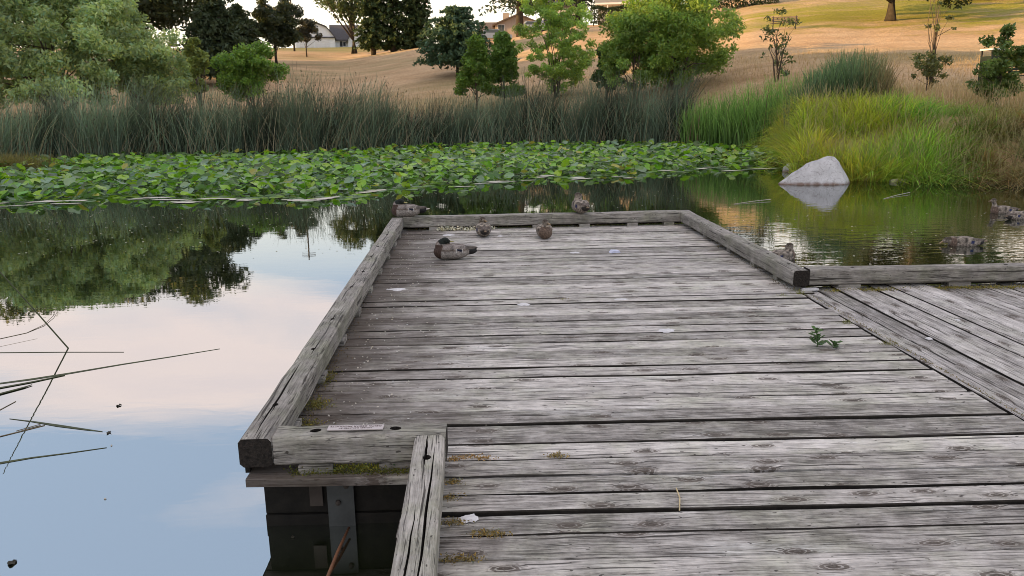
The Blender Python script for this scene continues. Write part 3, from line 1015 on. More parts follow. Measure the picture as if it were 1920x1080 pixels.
def conifer(name, label, px, base_py, dist, top_py, bot_py, w_px, n_whorl, leaf, col, seed, group=None, per=9, droop=.25, dens=26, trunk_r=None, power=.85, pos=None, gap=0.0, cat='tree'):
    r = np.random.default_rng(seed)
    if pos is None:
        x, y, z0 = tree_base(px, base_py, dist)
        zt, zb = pix_z(px, top_py, dist), pix_z(px, bot_py, dist)
        W = w_px * dist / F_PX / 2
    else:
        x, y = pos; z0 = gz(x, y); zt, zb, W = z0 + top_py, z0 + bot_py, w_px
    zb = max(zb, z0 + .1)
    Hh = zt - z0
    root = empty(name, (x, y, z0 - .05)); tag(root, label, cat, group)
    tr = trunk_r or Hh * .02
    mb = MB()
    mb.tube([(0, 0, 0), (0, 0, Hh * .4), (0, 0, Hh * .98)], [tr * 1.2, tr * .75, tr * .08], 7)
    P = []
    for k in range(n_whorl):
        f = (k + r.uniform(-.3, .3)) / n_whorl
        z = zb - z0 + max(0, f) * (zt - zb) * .97
        Lb = W * (1 - max(0, f)) ** power + W * .05
        for j in range(per):
            if r.uniform() < gap: continue
            a = r.uniform(0, 2 * math.pi)
            ln = Lb * r.uniform(.6, 1.08)
            m = max(6, int(dens * ln / max(W, .01)) + 5)
            t = r.uniform(.12, 1, m)
            sp = .14 * ln * (1.15 - t)
            px_ = np.cos(a) * t * ln + r.normal(0, 1, m) * sp * .8
            py_ = np.sin(a) * t * ln + r.normal(0, 1, m) * sp * .8
            pz_ = z + .12 * ln * np.sin(t * 2.2) - droop * ln * t ** 1.6 - np.abs(r.normal(0, 1, m)) * sp * .5 + r.normal(0, .03, m) * ln
            P.append(np.stack([px_, py_, pz_], 1))
            if j < 3:
                mb.tube([(0, 0, z), (math.cos(a) * ln * .5, math.sin(a) * ln * .5, z + .05 * ln), (math.cos(a) * ln * .92, math.sin(a) * ln * .92, z - droop * ln * .7)], [tr * .22, tr * .14, tr * .04], 4, cap=False)
    C = np.concatenate(P)
    C[:, 2] = np.maximum(C[:, 2], .05)
    V, Q, cc = leaf_quads(r, C, leaf, col, .2, .42, .35, .32, .1)
    mb.build('trunk', M_BARKDARK, root, True)
    link('crown', arr_mesh('crown', V, Q, M_NEEDLE, cc), root)
    return root


def copy_tree(o, loc, rz, sc=1.0):
    c = o.copy(); COL.objects.link(c); c.location = loc; c.rotation_euler = (0, 0, rz); c.scale = (sc, sc, sc)
    for ch in o.children:
        d = ch.copy(); COL.objects.link(d); d.parent = c
    return c


# --- trees, left to right (px, base py, distance, crown top py, crown bottom py, crown width px)
GREY_GREEN = (0.155, 0.21, 0.088)
DEEP = (0.042, 0.062, 0.030)
broadleaf('willow_tree', 'huge pale grey-green willow spreading low behind the bulrushes', 112, 190, 44, -38, 192, 430, 95000, .22, (0.26, 0.335, 0.16), 21,
          clumps=420, clump_r=.17, shape='dome', stems=5, trunk_r=.13, aspect=.38, up=.3, fill=.4)
broadleaf('willow_tree', 'low sprawling pale willow shoots between the huge willow and the columnar conifer', 262, 190, 42, 62, 192, 140, 13000, .17, (0.21, 0.27, 0.12), 22,
          clumps=90, clump_r=.22, shape='dome', stems=5, trunk_r=.07, aspect=.36, up=.3, cat='tree')
broadleaf('oak_tree', 'tall dark rounded tree between the huge willow and the broad spruce', 250, 95, 84, -150, 94, 300, 34000, .46, (0.05, 0.068, 0.034), 23, clumps=120, clump_r=.24, bark=M_BARKDARK)
broadleaf('oak_tree', 'dark broad tree rising directly behind the middle of the huge willow', 10, 95, 88, -160, 84, 280, 24000, .46, (0.05, 0.068, 0.034), 24, clumps=100, clump_r=.24, bark=M_BARKDARK)
conifer('spruce_tree', 'broad dark spruce with drooping boughs beside the slender pale conifer', 408, 138, 70, -18, 134, 140, 34, .42, DEEP, 25, per=13, droop=.30, dens=34, power=.5)
conifer('spruce_tree', 'second dark spruce standing close against the broad drooping spruce', 452, 132, 76, 2, 128, 115, 30, .42, (0.047, 0.066, 0.030), 26, per=12, droop=.28, dens=30, power=.5)
broadleaf('columnar_conifer', 'slender pale green columnar conifer before the dark spruces', 374, 172, 39, 74, 168, 34, 6500, .15, (0.19, 0.23, 0.065), 27, shape='column', clumps=38, clump_r=.42, cat='conifer', up=1.0)
broadleaf('round_bush', 'round bright green bush standing in the dry grass behind the bulrushes', 471, 158, 45, 82, 186, 108, 19000, .17, (0.125, 0.215, 0.042), 28, shape='oval', clumps=80, clump_r=.26, stems=4, trunk_r=.06, cat='bush', up=.8)
broadleaf('oak_tree', 'dark spiky-topped tree between the spruces and the utility pole', 517, 98, 92, -8, 94, 92, 17000, .36, (0.038, 0.050, 0.026), 29, clumps=80, clump_r=.26, bark=M_BARKDARK, up=.1)
broadleaf('plum_tree', 'small dark open tree in front of the white gambrel-roofed house', 574, 90, 120, 34, 84, 52, 3400, .40, (0.048, 0.050, 0.040), 30, clumps=34, clump_r=.3, bark=M_BARKDARK)
broadleaf('pine_tree', 'tall pine with bare trunk and high dark crown beside the white house', 664, 90, 125, -70, 40, 120, 5200, .5, (0.042, 0.062, 0.022), 31, clumps=46, clump_r=.28, trunk_r=.42, bark=M_BARKDARK)
for k, (px, w, tp, lb) in enumerate(((700, 62, -130, 'dark cedar nearest the tall bare-trunked pine'), (738, 70, -170, 'middle dark cedar of the three at the field edge'), (780, 64, -120, 'dark cedar of the three closest to the lone blue-green pine'))):
    conifer('cedar_tree', lb, px, 88, 108, tp, 87, w + 6, 46, .52, (0.040, 0.066, 0.024), 32 + k, per=12, droop=.22, dens=26, power=.42, group='cedars at the field edge')
conifer('pine_tree', 'blue-green pine with layered boughs standing alone in the dry field', 858, 128, 64, 4, 118, 158, 15, .34, (0.060, 0.110, 0.060), 36, per=13, droop=.10, dens=120, power=.45, gap=.08)
conifer('fir_tree', 'tall dark fir with thick leaning trunk beside the tan house', 975, 66, 104, -190, 14, 150, 24, .5, (0.035, 0.055, 0.026), 37, per=9, droop=.2, dens=26, power=.5, trunk_r=.45)
conifer('fir_tree', 'tall dark fir behind the pale feathery willow shrub', 1085, 60, 112, -190, 8, 150, 24, .5, (0.035, 0.055, 0.026), 38, per=9, droop=.2, dens=24, power=.5, trunk_r=.5)
broadleaf('hornbeam_tree', 'small dense green tree with short trunk beside the lone blue-green pine', 893, 178, 41, 68, 172, 70, 13000, .16, (0.105, 0.18, 0.035), 39, shape='cone', clumps=60, clump_r=.34, up=.9)
broadleaf('hornbeam_tree', 'small dense green tree with pointed top beside the tall feathery shrub', 945, 172, 42, 64, 172, 72, 13000, .16, (0.10, 0.175, 0.037), 40, shape='cone', clumps=60, clump_r=.34, up=.9)
broadleaf('willow_shrub', 'tall feathery yellow-green willow shrub beside the two small dense trees', 1043, 172, 43, -60, 180, 142, 24000, .17, (0.235, 0.345, 0.085), 41, shape='oval', clumps=190, clump_r=.15, stems=6, trunk_r=.05, aspect=.35, cat='shrub', fill=.42)
broadleaf('laurel_bush', 'small very dark green bush at the foot of the big leafy willow', 1140, 165, 40, 86, 165, 60, 7500, .16, (0.038, 0.075, 0.022), 42, shape='dome', clumps=40, clump_r=.34, cat='bush', stems=3, trunk_r=.04)
broadleaf('willow_tree', 'big leafy yellow-green willow with dense round crown behind the reed bed', 1262, 172, 39, -45, 152, 232, 46000, .17, (0.17, 0.26, 0.055), 43, shape='oval', clumps=200, clump_r=.19, trunk_r=.14, stems=3, aspect=.4, fill=.38)
broadleaf('willow_tree', 'lower leafy willow growing against the big round-crowned willow', 1190, 172, 38, 20, 168, 125, 15000, .16, (0.16, 0.25, 0.06), 44, shape='dome', clumps=70, clump_r=.24, stems=4, trunk_r=.06, aspect=.4)
# hedge and garden shrubs at the top of the slope
def hedge(px0, px1, py_top, dist, seed, label, col, depth=1.4, h=None):
    r = np.random.default_rng(seed)
    a = at_d(px0, py_top, dist); b = at_d(px1, py_top, dist)
    mid = (a + b) / 2; z0 = gz(mid.x, mid.y); h = h or max(1.2, mid.z - z0)
    ln = (b - a).length
    n = int(ln * h * 320)
    C = np.stack([r.uniform(-ln / 2, ln / 2, n), r.uniform(-depth / 2, depth / 2, n), r.uniform(0.03, 1, n) * h], 1)
    k = r.integers(0, 3, n)
    C[k == 0, 1] = -depth / 2 + r.normal(0, .07, (k == 0).sum()); C[k == 1, 2] = h + r.normal(0, .08, (k == 1).sum())
    C[:, 2] += .12 * np.sin(C[:, 0] * 2.1)
    V, Q, cc = leaf_quads(r, C, .22, col, .6, .6)
    root = empty('hedge', (mid.x, mid.y, z0 - .05), math.atan2(b.y - a.y, b.x - a.x)); tag(root, label, 'hedge')
    for kx in np.linspace(-ln / 2 + .3, ln / 2 - .3, max(3, int(ln / 1.2))):
        MB().tube([(kx, 0, 0), (kx + .1, 0, h * .5), (kx - .1, 0, h * .9)], [.06, .045, .02], 5).build('stem', M_BARKDARK, root)
    link('foliage', arr_mesh('foliage', V, Q, M_LEAF, cc), root)


hedge(1108, 1205, 14, 88, 51, 'clipped dark hedge below the balcony of the grey house', (0.030, 0.048, 0.018))
hedge(1300, 1462, -18, 78, 52, 'dark hedge at the crest above the park bench', (0.028, 0.045, 0.018))
broadleaf('garden_shrub', 'yellow-leaved garden shrub beside the balcony post', 1162, 50, 82, 28, 50, 34, 900, .2, (0.33, 0.29, 0.035), 53, shape='dome', clumps=16, clump_r=.4, cat='shrub', stems=3, trunk_r=.03)
broadleaf('garden_shrub', 'bright green garden shrub beside the yellow-leaved one', 1195, 52, 81, 12, 50, 50, 1800, .2, (0.16, 0.24, 0.035), 54, shape='dome', clumps=22, clump_r=.36, cat='shrub', stems=3, trunk_r=.03)
# young park trees on the right slope
broadleaf('young_tree', 'thin twin-stemmed sapling with few leaves below the park bench', 1455, 158, 37, 6, 145, 66, 620, .15, (0.075, 0.10, 0.045), 55, shape='column', clumps=34, clump_r=.26, trunk_r=.05, stems=2, fill=.5)
broadleaf('young_tree', 'sparse young tree with bare top and leafy lower tufts on the dry slope', 1742, 176, 34, -50, 150, 62, 420, .14, (0.10, 0.115, 0.05), 56, shape='column', clumps=14, clump_r=.16, trunk_r=.055, fill=.5)
broadleaf('young_tree', 'leafy olive tufts low on the stem of the sparse young tree', 1736, 176, 33.6, 88, 158, 66, 1500, .13, (0.105, 0.12, 0.05), 57, shape='oval', clumps=20, clump_r=.28, trunk_r=.03, cat='tree')
broadleaf('young_tree', 'leafy green sapling with slim trunk in front of the litter bin', 1864, 222, 27.5, 52, 205, 80, 5200, .13, (0.105, 0.155, 0.045), 58, shape='oval', clumps=60, clump_r=.25, trunk_r=.055)
broadleaf('oak_tree', 'dark oak with stout trunk at the top of the sunlit slope', 1668, 48, 63, -230, 24, 330, 32000, .28, (0.060, 0.078, 0.026), 59, clumps=90, clump_r=.20, bark=M_BARKDARK, trunk_r=.34)
broadleaf('oak_tree', 'dark oak standing higher up the slope than the stout-trunked oak', 1880, -10, 80, -330, -6, 330, 28000, .34, (0.060, 0.078, 0.026), 60, clumps=70, clump_r=.22, bark=M_BARKDARK, trunk_r=.34)

# unseen belt of trees added on the ridge so the pond lies in shade
rr = np.random.default_rng(77)
belt0 = None
for k in range(42):
    a = math.radians(-128 + k * 2.75 + rr.normal(0, .7)) if k < 34 else math.radians(-57 + (k - 34) * 2.4); dd = rr.uniform(58, 76) if k < 31 else rr.uniform(92, 120) if k < 34 else rr.uniform(76, 88)
    x, y = dd * math.sin(a), dd * math.cos(a)
    sc_ = rr.uniform(.85, 1.15)
    if belt0 is None:
        belt0 = broadleaf('shade_tree', 'unseen leafy tree added on the ridge to shade the pond', 0, 0, 0, 10.4, 0.4, 4.6, 11000, .65, (0.06, 0.085, 0.03), 90, group='added belt of shade trees on the ridge', pos=(x, y), clumps=60, clump_r=.3, bark=M_BARKDARK)
    else:
        copy_tree(belt0, (x, y, gz(x, y) - .05), rr.uniform(0, 6.28), sc_)

# ------------------------------------------------------------------ reeds, rushes and grasses
def blades(r, B, H, lean, width, c0, c1, seg=4, curve=1.6, cvar=.2, tipw=.3):
    """B (n,3) bases, H heights, lean (n,2) tip offsets; c0 (n,3) base colour, c1 (n,3) tip colour"""
    n = len(B)
    t = np.linspace(0, 1, seg + 1)
    fa = r.uniform(0, math.pi, n)
    fx, fy = np.cos(fa), np.sin(fa)
    V = np.zeros((n, seg + 1, 2, 3)); C = np.zeros((n, seg + 1, 2, 3))
    k = r.uniform(1 - cvar, 1 + cvar, n)[:, None]
    for i, ti in enumerate(t):
        cx = B[:, 0] + lean[:, 0] * ti ** curve; cy = B[:, 1] + lean[:, 1] * ti ** curve
        ll = np.hypot(lean[:, 0], lean[:, 1])
        cz = B[:, 2] + H * ti - .35 * ll * ti ** 3
        w = width * (1 - (1 - tipw) * ti ** 1.5) * .5
        V[:, i, 0] = np.stack([cx - fx * w, cy - fy * w, cz], 1); V[:, i, 1] = np.stack([cx + fx * w, cy + fy * w, cz], 1)
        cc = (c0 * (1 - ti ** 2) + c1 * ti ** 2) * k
        C[:, i, 0] = cc; C[:, i, 1] = cc
    base = (np.arange(n) * (seg + 1) * 2)[:, None]
    q = np.array([[2 * i, 2 * i + 1, 2 * i + 3, 2 * i + 2] for i in range(seg)]).reshape(-1)
    Q = (base + q[None, :]).reshape(-1, 4)
    return V.reshape(-1, 3), Q, np.clip(C.reshape(-1, 3), .004, .9)


def px_of_az(n, r, px0, px1):
    return r.uniform(px0, px1, n)


def wpos(px, py, z=WATER_Z):
    """vectorised at(): photo pixels to points on a level"""
    u = px - 960.0; v = py - 540.0
    a = u * math.cos(ROLL) - v * math.sin(ROLL); b = u * math.sin(ROLL) + v * math.cos(ROLL)
    d = _right[None] * a[:, None] + _down[None] * b[:, None] + _fwd[None] * F_PX
    t = (z - CAM_H) / d[:, 2]
    return d[:, :2] * t[:, None]


def top_z(px, py, dist):
    u = px - 960.0; v = py - 540.0
    a = u * math.cos(ROLL) - v * math.sin(ROLL); b = u * math.sin(ROLL) + v * math.cos(ROLL)
    d = _right[None] * a[:, None] + _down[None] * b[:, None] + _fwd[None] * F_PX
    return CAM_H + d[:, 2] / np.hypot(d[:, 0], d[:, 1]) * dist


RF_X = np.array([-200, 0, 100, 300, 600, 700, 800, 1000, 1290], float)
RF_Y = np.array([322, 318, 309, 303, 298, 291, 284, 280, 280], float)
RT_X = np.array([-200, 0, 150, 300, 400, 500, 600, 680, 760, 850, 900, 1000, 1100, 1200, 1290], float)
RT_Y = np.array([180, 178, 162, 164, 162, 156, 148, 154, 170, 184, 168, 156, 146, 138, 130], float)


def bulrushes():
    r = np.random.default_rng(201)
    n = 24000
    px = r.uniform(-160, 1284, n)
    P = wpos(px, np.interp(px, RF_X, RF_Y))
    d = np.hypot(P[:, 0], P[:, 1])
    dep = np.where(r.uniform(size=n) < .55, r.uniform(0, .9, n), r.uniform(.5, 4.2, n)) + .25 * np.sin(px * .05) + .2 * np.sin(px * .021)
    dep = np.clip(dep, 0, None)
    d2 = d + dep
    P = P * (d2 / d)[:, None]
    zt = top_z(px, np.interp(px, RT_X, RT_Y) + 9 * np.sin(px * .043) + 7 * np.sin(px * .017 + 1), d2)
    Hh = (zt - WATER_Z) * np.where(r.uniform(size=n) < .22, r.uniform(.85, 1.2, n), r.uniform(.45, .9, n))
    B = np.column_stack([P, np.full(n, WATER_Z - .05)])
    lean = np.column_stack([(r.normal(.16, .26, n) + .12 * np.sin(px * .031) + .1 * np.sin(px * .083)) * Hh * .6, r.normal(0, .14, n) * Hh])
    lf = np.clip((420 - px) / 260, 0, 1)[:, None]
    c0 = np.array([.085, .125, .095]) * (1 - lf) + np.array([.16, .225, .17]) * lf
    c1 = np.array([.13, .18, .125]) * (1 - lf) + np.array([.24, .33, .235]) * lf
    c0 = np.repeat(c0, 1, 0); tip = r.uniform(size=n)[:, None]
    c1 = np.where(tip < .16, np.array([.13, .10, .065])[None], c1)
    patch = (.78 + .32 * np.sin(px * .037 + 1.3 * np.sin(px * .011)) + .18 * np.sin(px * .12))[:, None]
    c0 *= patch; c1 *= patch
    dead = r.uniform(size=n) < .06
    c0[dead] = (.20, .17, .11); c1[dead] = (.26, .22, .14)
    lean[dead] *= 2.2; Hh[dead] *= .62
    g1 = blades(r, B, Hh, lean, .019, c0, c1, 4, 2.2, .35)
    # paler stems along the open front, some bent or broken across the others
    m = 3000
    pf = r.uniform(-160, 1284, m); F = wpos(pf, np.interp(pf, RF_X, RF_Y)); fd = np.hypot(F[:, 0], F[:, 1]); fd2 = fd + r.uniform(-.15, .5, m); F = F * (fd2 / fd)[:, None]
    fz = top_z(pf, np.interp(pf, RT_X, RT_Y), fd2)
    FH = (fz - WATER_Z) * r.uniform(.35, .95, m)
    fl = np.column_stack([r.normal(.05, .30, m) * FH, r.normal(-.05, .15, m) * FH])
    fc = np.where(r.uniform(size=m)[:, None] < .28, np.array([.36, .32, .23])[None], np.array([.20, .28, .205])[None]) * np.ones((m, 3))
    gp = blades(r, np.column_stack([F, np.full(m, WATER_Z - .05)]), FH, fl, .024, fc * .75, fc, 4, 1.4, .35)
    # brown flower tufts near the tips
    ti = r.choice(n, 5000, replace=False)
    T = np.column_stack([B[ti, 0] + lean[ti, 0], B[ti, 1] + lean[ti, 1], B[ti, 2] + Hh[ti] * .97 - .35 * np.hypot(lean[ti, 0], lean[ti, 1])])
    T += r.normal(0, .025, T.shape)
    g2 = leaf_quads(r, T, .075, (.085, .06, .038), 0, .45, 1.2)
    V, Q, C = join_geo([g1, gp, g2])
    tag(link('bulrushes', arr_mesh('bulrushes', V, Q, M_REED, C)), 'dense dark green bulrush bed with brown tips along the far shore', 'bulrushes', kind='stuff')


bulrushes()


def cattails():
    r = np.random.default_rng(202)
    n = 4200
    px = r.uniform(1278, 1545, n)
    P = wpos(px, np.interp(px, [1278, 1400, 1520], [282, 288, 300]))
    d = np.hypot(P[:, 0], P[:, 1]); d2 = d + r.uniform(0, 3.0, n)
    P = P * (d2 / d)[:, None]
    zt = top_z(px, np.interp(px, [1278, 1330, 1400, 1460, 1520], [190, 180, 160, 150, 140]), d2)
    Hh = (zt - WATER_Z) * np.where(r.uniform(size=n) < .7, r.uniform(.45, .9, n), r.uniform(.8, 1.2, n))
    B = np.column_stack([P, np.full(n, WATER_Z - .03)])
    lean = np.column_stack([r.normal(.02, .16, n) * Hh, r.normal(0, .14, n) * Hh])
    g = r.uniform(size=n)[:, None]
    c0 = np.array([.075, .15, .045]) * (1 - g) + np.array([.12, .22, .06]) * g
    c1 = np.array([.18, .34, .08]) * (1 - g) + np.array([.28, .46, .12]) * g
    dead = r.uniform(size=n) < .05
    c1[dead] = (.30, .26, .16); c0[dead] = (.16, .13, .08)
    g1 = blades(r, B, Hh, lean, .048, c0, c1, 4, 2.0, .38, .10)
    V, Q, C = join_geo([g1])
    tag(link('cattails', arr_mesh('cattails', V, Q, M_GRASS, C)), 'bright green cattail leaves standing between the bulrushes and grass bank', 'cattails', kind='stuff')
    # taller blue-green stand on the bank behind, browning to its right
    n = 4600
    px = 1470 + 225 * r.beta(1.8, 1.8, n)
    dist = r.uniform(25.5, 30.5, n)
    u = ray_xy(px)
    P = u * dist[:, None]
    z0 = ground_z(P[:, 0], P[:, 1])
    zt = top_z(px, np.interp(px, [1490, 1520, 1570, 1620, 1660, 1675], [165, 130, 98, 96, 118, 160]), dist)
    Hh = np.maximum(.5, (zt - z0)) * np.where(r.uniform(size=n) < .75, r.uniform(.35, .88, n), r.uniform(.8, 1.2, n))
    B = np.column_stack([P, np.maximum(z0, WATER_Z) - .03])
    lean = np.column_stack([r.normal(.03, .15, n) * Hh, r.normal(0, .13, n) * Hh])
    br = np.clip((px - 1600) / 60 + r.normal(0, .3, n), 0, 1)[:, None]
    c0 = np.array([.05, .085, .045]) * (1 - br) + np.array([.14, .11, .06]) * br
    c1 = np.array([.15, .24, .12]) * (1 - br) + np.array([.22, .17, .09]) * br
    V, Q, C = join_geo([blades(r, B, Hh, lean, .042, c0, c1, 4, 2.0, .38, .10)])
    tag(link('tall_sedges', arr_mesh('tall_sedges', V, Q, M_GRASS, C)), 'tall blue-green sedge stand browning to one side, behind the bright grass bank', 'sedges', kind='stuff')


def ray_xy(px):
    u = px - 960.0; v = np.full_like(px, 190.0 - 540.0)
    a = u * math.cos(ROLL) - v * math.sin(ROLL); b = u * math.sin(ROLL) + v * math.cos(ROLL)
    d = _right[None] * a[:, None] + _down[None] * b[:, None] + _fwd[None] * F_PX
    return d[:, :2] / np.hypot(d[:, 0], d[:, 1])[:, None]


cattails()


def bank_grass():
    r = np.random.default_rng(203)
    # tussocks along the bank
    nt_ = 210
    tpx = r.uniform(1492, 2080, nt_); td = 20.3 + 7.0 * r.uniform(0, 1, nt_) ** 1.5 + np.where(tpx < 1560, 1.0, 0)
    tpx[:46] = r.uniform(1455, 1530, 46); td[:46] = np.interp(tpx[:46], [1455, 1530], [28.5, 22.5]) + r.uniform(-.6, 1.6, 46)
    parts = []
    n = 42000
    k = r.integers(0, nt_, n)
    T = ray_xy(tpx) * td[:, None]
    off = r.normal(0, .24, (n, 2))
    P = T[k] + off
    z0 = ground_z(P[:, 0], P[:, 1])
    keep = z0 > WATER_Z - .08
    P, z0, k, off = P[keep], z0[keep], k[keep], off[keep]; n = len(P)
    px = tpx[k]; tall = np.interp(td[k], [20, 22, 27], [.60, .78, .48]) * np.interp(px, [1492, 1560, 1700, 1790, 1900], [.85, 1.1, 1.0, .74, .62]) * (.7 + .6 * r.uniform(size=nt_)[k])
    Hh = tall * r.uniform(.55, 1.15, n)
    lean = off * r.uniform(.8, 2.2, n)[:, None] + r.normal(0, .24, (n, 2))
    lean[:, 1] -= .12
    B = np.column_stack([P, z0 - .03])
    yel = np.array([.47, .56, .06]); mid = np.array([.21, .40, .05]); bro = np.array([.27, .225, .085]); dk = np.array([.085, .12, .03])
    s = px + r.normal(0, 35, n)
    c1 = np.stack([np.interp(s, [1490, 1640, 1720, 1800, 1850, 1900, 1950], [yel[i], yel[i], mid[i] * 1.2, mid[i], bro[i] * .8, bro[i], bro[i]]) for i in range(3)], 1)
    tt = r.uniform(size=nt_)[k]
    c1[tt > .8] *= np.array([1.15, .8, .9]); c1[tt < .22] *= np.array([.5, .72, .8]); c1 *= (.72 + .5 * r.uniform(size=nt_)[k])[:, None]
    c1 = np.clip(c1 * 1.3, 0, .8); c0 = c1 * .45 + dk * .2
    wid = r.uniform(.006, .026, n); dd = r.uniform(size=n) < .07; c1[dd] = (.42, .35, .20); c0[dd] = (.24, .19, .10)
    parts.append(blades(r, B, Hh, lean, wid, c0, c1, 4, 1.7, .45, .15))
    # fine seed heads above the grass
    m = 2600
    kk = r.integers(0, nt_, m)
    P = T[kk] + r.normal(0, .55, (m, 2)); z0 = ground_z(P[:, 0], P[:, 1])
    ok = z0 > WATER_Z; P, z0 = P[ok], z0[ok]; m = len(P)
    B = np.column_stack([P, z0]); Hh = r.uniform(.6, 1.05, m)
    cs = np.tile(np.array([.26, .25, .12]), (m, 1)); ct = np.tile(np.array([.42, .34, .21]), (m, 1))
    parts.append(blades(r, B, Hh, r.normal(0, .16, (m, 2)), .007, cs, ct, 3, 2, .2, .8))
    V, Q, C = join_geo(parts)
    tag(link('bank_grass', arr_mesh('bank_grass', V, Q, M_GRASS, C)), 'lush yellow-green grass tussocks overhanging the bank behind the big boulder', 'grass', kind='stuff')
    # dry grass behind the bank and along the far shore
    n = 24000
    px = np.concatenate([r.uniform(1300, 2050, n // 2), r.uniform(-150, 1350, n - n // 2)])
    dist = np.where(np.arange(n) < n // 2, r.uniform(26, 46, n), r.uniform(36.5, 60, n))
    P = ray_xy(px) * dist[:, None]; z0 = ground_z(P[:, 0], P[:, 1])
    ok = z0 > WATER_Z + .1; P, z0, px, dist = P[ok], z0[ok], px[ok], dist[ok]; n = len(P)
    Hh = r.uniform(.12, .38, n) * np.where((px > 1640) & (dist < 31), 2.1, 1)
    cs = np.tile(np.array([.34, .24, .13]), (n, 1)); ct = np.tile(np.array([.52, .38, .23]), (n, 1))
    g = blades(r, np.column_stack([P, z0 - .02]), Hh, r.normal(0, .10, (n, 2)), .014, cs, ct, 3, 1.8, .3, .5)
    V, Q, C = join_geo([g])
    tag(link('dry_grass', arr_mesh('dry_grass', V, Q, M_GRASS, C)), 'short dry straw-coloured grass covering the slope', 'grass', kind='stuff')
    # brown sedge clump at the left shore
    n = 2600
    px = r.normal(15, 45, n); P = wpos(px, np.full(n, 330.0) - np.abs(r.normal(0, 5, n)))
    Hh = r.uniform(.3, .75, n)
    cs = np.tile(np.array([.10, .09, .03]), (n, 1)); ct = np.tile(np.array([.22, .19, .07]), (n, 1))
    g = blades(r, np.column_stack([P, np.full(n, WATER_Z - .03)]), Hh, r.normal(0, .22, (n, 2)), .015, cs, ct, 3, 1.8, .3, .2)
    tag(link('sedge_clump', arr_mesh('sedge_clump', *join_geo([g])[:2], M_GRASS, join_geo([g])[2])), 'brown sedge clump at the shore between the bulrushes and lily pads', 'sedges', kind='stuff')


bank_grass()

# ------------------------------------------------------------------ lily pads
LF_X = np.array([-220, 0, 100, 300, 450, 600, 680, 760, 850, 1000, 1150, 1300, 1400, 1490], float)
LF_Y = np.array([388, 382, 377, 373, 374, 373, 364, 355, 346, 338, 328, 320, 316, 314], float)
LB_X = np.array([-220, 0, 100, 300, 600, 700, 800, 1000, 1290, 1400, 1490], float)
LB_Y = np.array([318, 315, 306, 301, 296, 289, 282, 278, 280, 287, 300], float)


def pad_shape(seed, col, flat=False):
    r = np.random.default_rng(seed)
    n = 13
    a = np.linspace(.13, 2 * math.pi - .13, n)
    w = r.uniform(.9, 1.06, n)
    cup = 0 if flat else r.uniform(.0, .30)
    wav = 0 if flat else .09
    V = [(0, 0, -.02 if not flat else 0)]
    ph = r.uniform(0, 6); fo = r.uniform(-.12, .28) * (0 if flat else 1)
    for f in (.55, 1.0):
        for k in range(n):
            x, y = math.cos(a[k]) * f * w[k], math.sin(a[k]) * f * w[k] * .92
            z = cup * f * f * .55 + wav * f * f * math.sin(a[k] * 3 + ph) + fo * abs(y) * f
            V.append((x, y, z))
    T = []
    for k in range(n - 1):
        T.append((0, 1 + k, 2 + k)); T.append((1 + k, 1 + n + k, 2 + n + k)); T.append((1 + k, 2 + n + k, 2 + k))
    c = np.tile(np.array(col), (len(V), 1)); c[0] *= 1.15; c[1:1 + n] *= .96
    return np.array(V), np.array(T), c


def pad_stem(V, T, C, depth):
    b = len(V)
    s = np.array([(math.cos(k * 2.094) * .035, math.sin(k * 2.094) * .035, z) for z in (-.03, -depth) for k in range(3)])
    q = []
    for k in range(3):
        k2 = (k + 1) % 3
        q += [(b + k, b + 3 + k, b + 3 + k2), (b + k, b + 3 + k2, b + k2)]
    return np.concatenate([V, s]), np.concatenate([T, np.array(q)]), np.concatenate([C, np.tile(np.array([.09, .12, .03]), (6, 1))])


PADCOL = [(.14, .33, .012), (.09, .22, .015), (.20, .40, .012), (.12, .23, .10), (.24, .43, .015), (.18, .28, .15), (.05, .12, .012), (.22, .36, .02), (.13, .33, .015), (.15, .25, .15), (.34, .33, .05), (.045, .10, .012)]


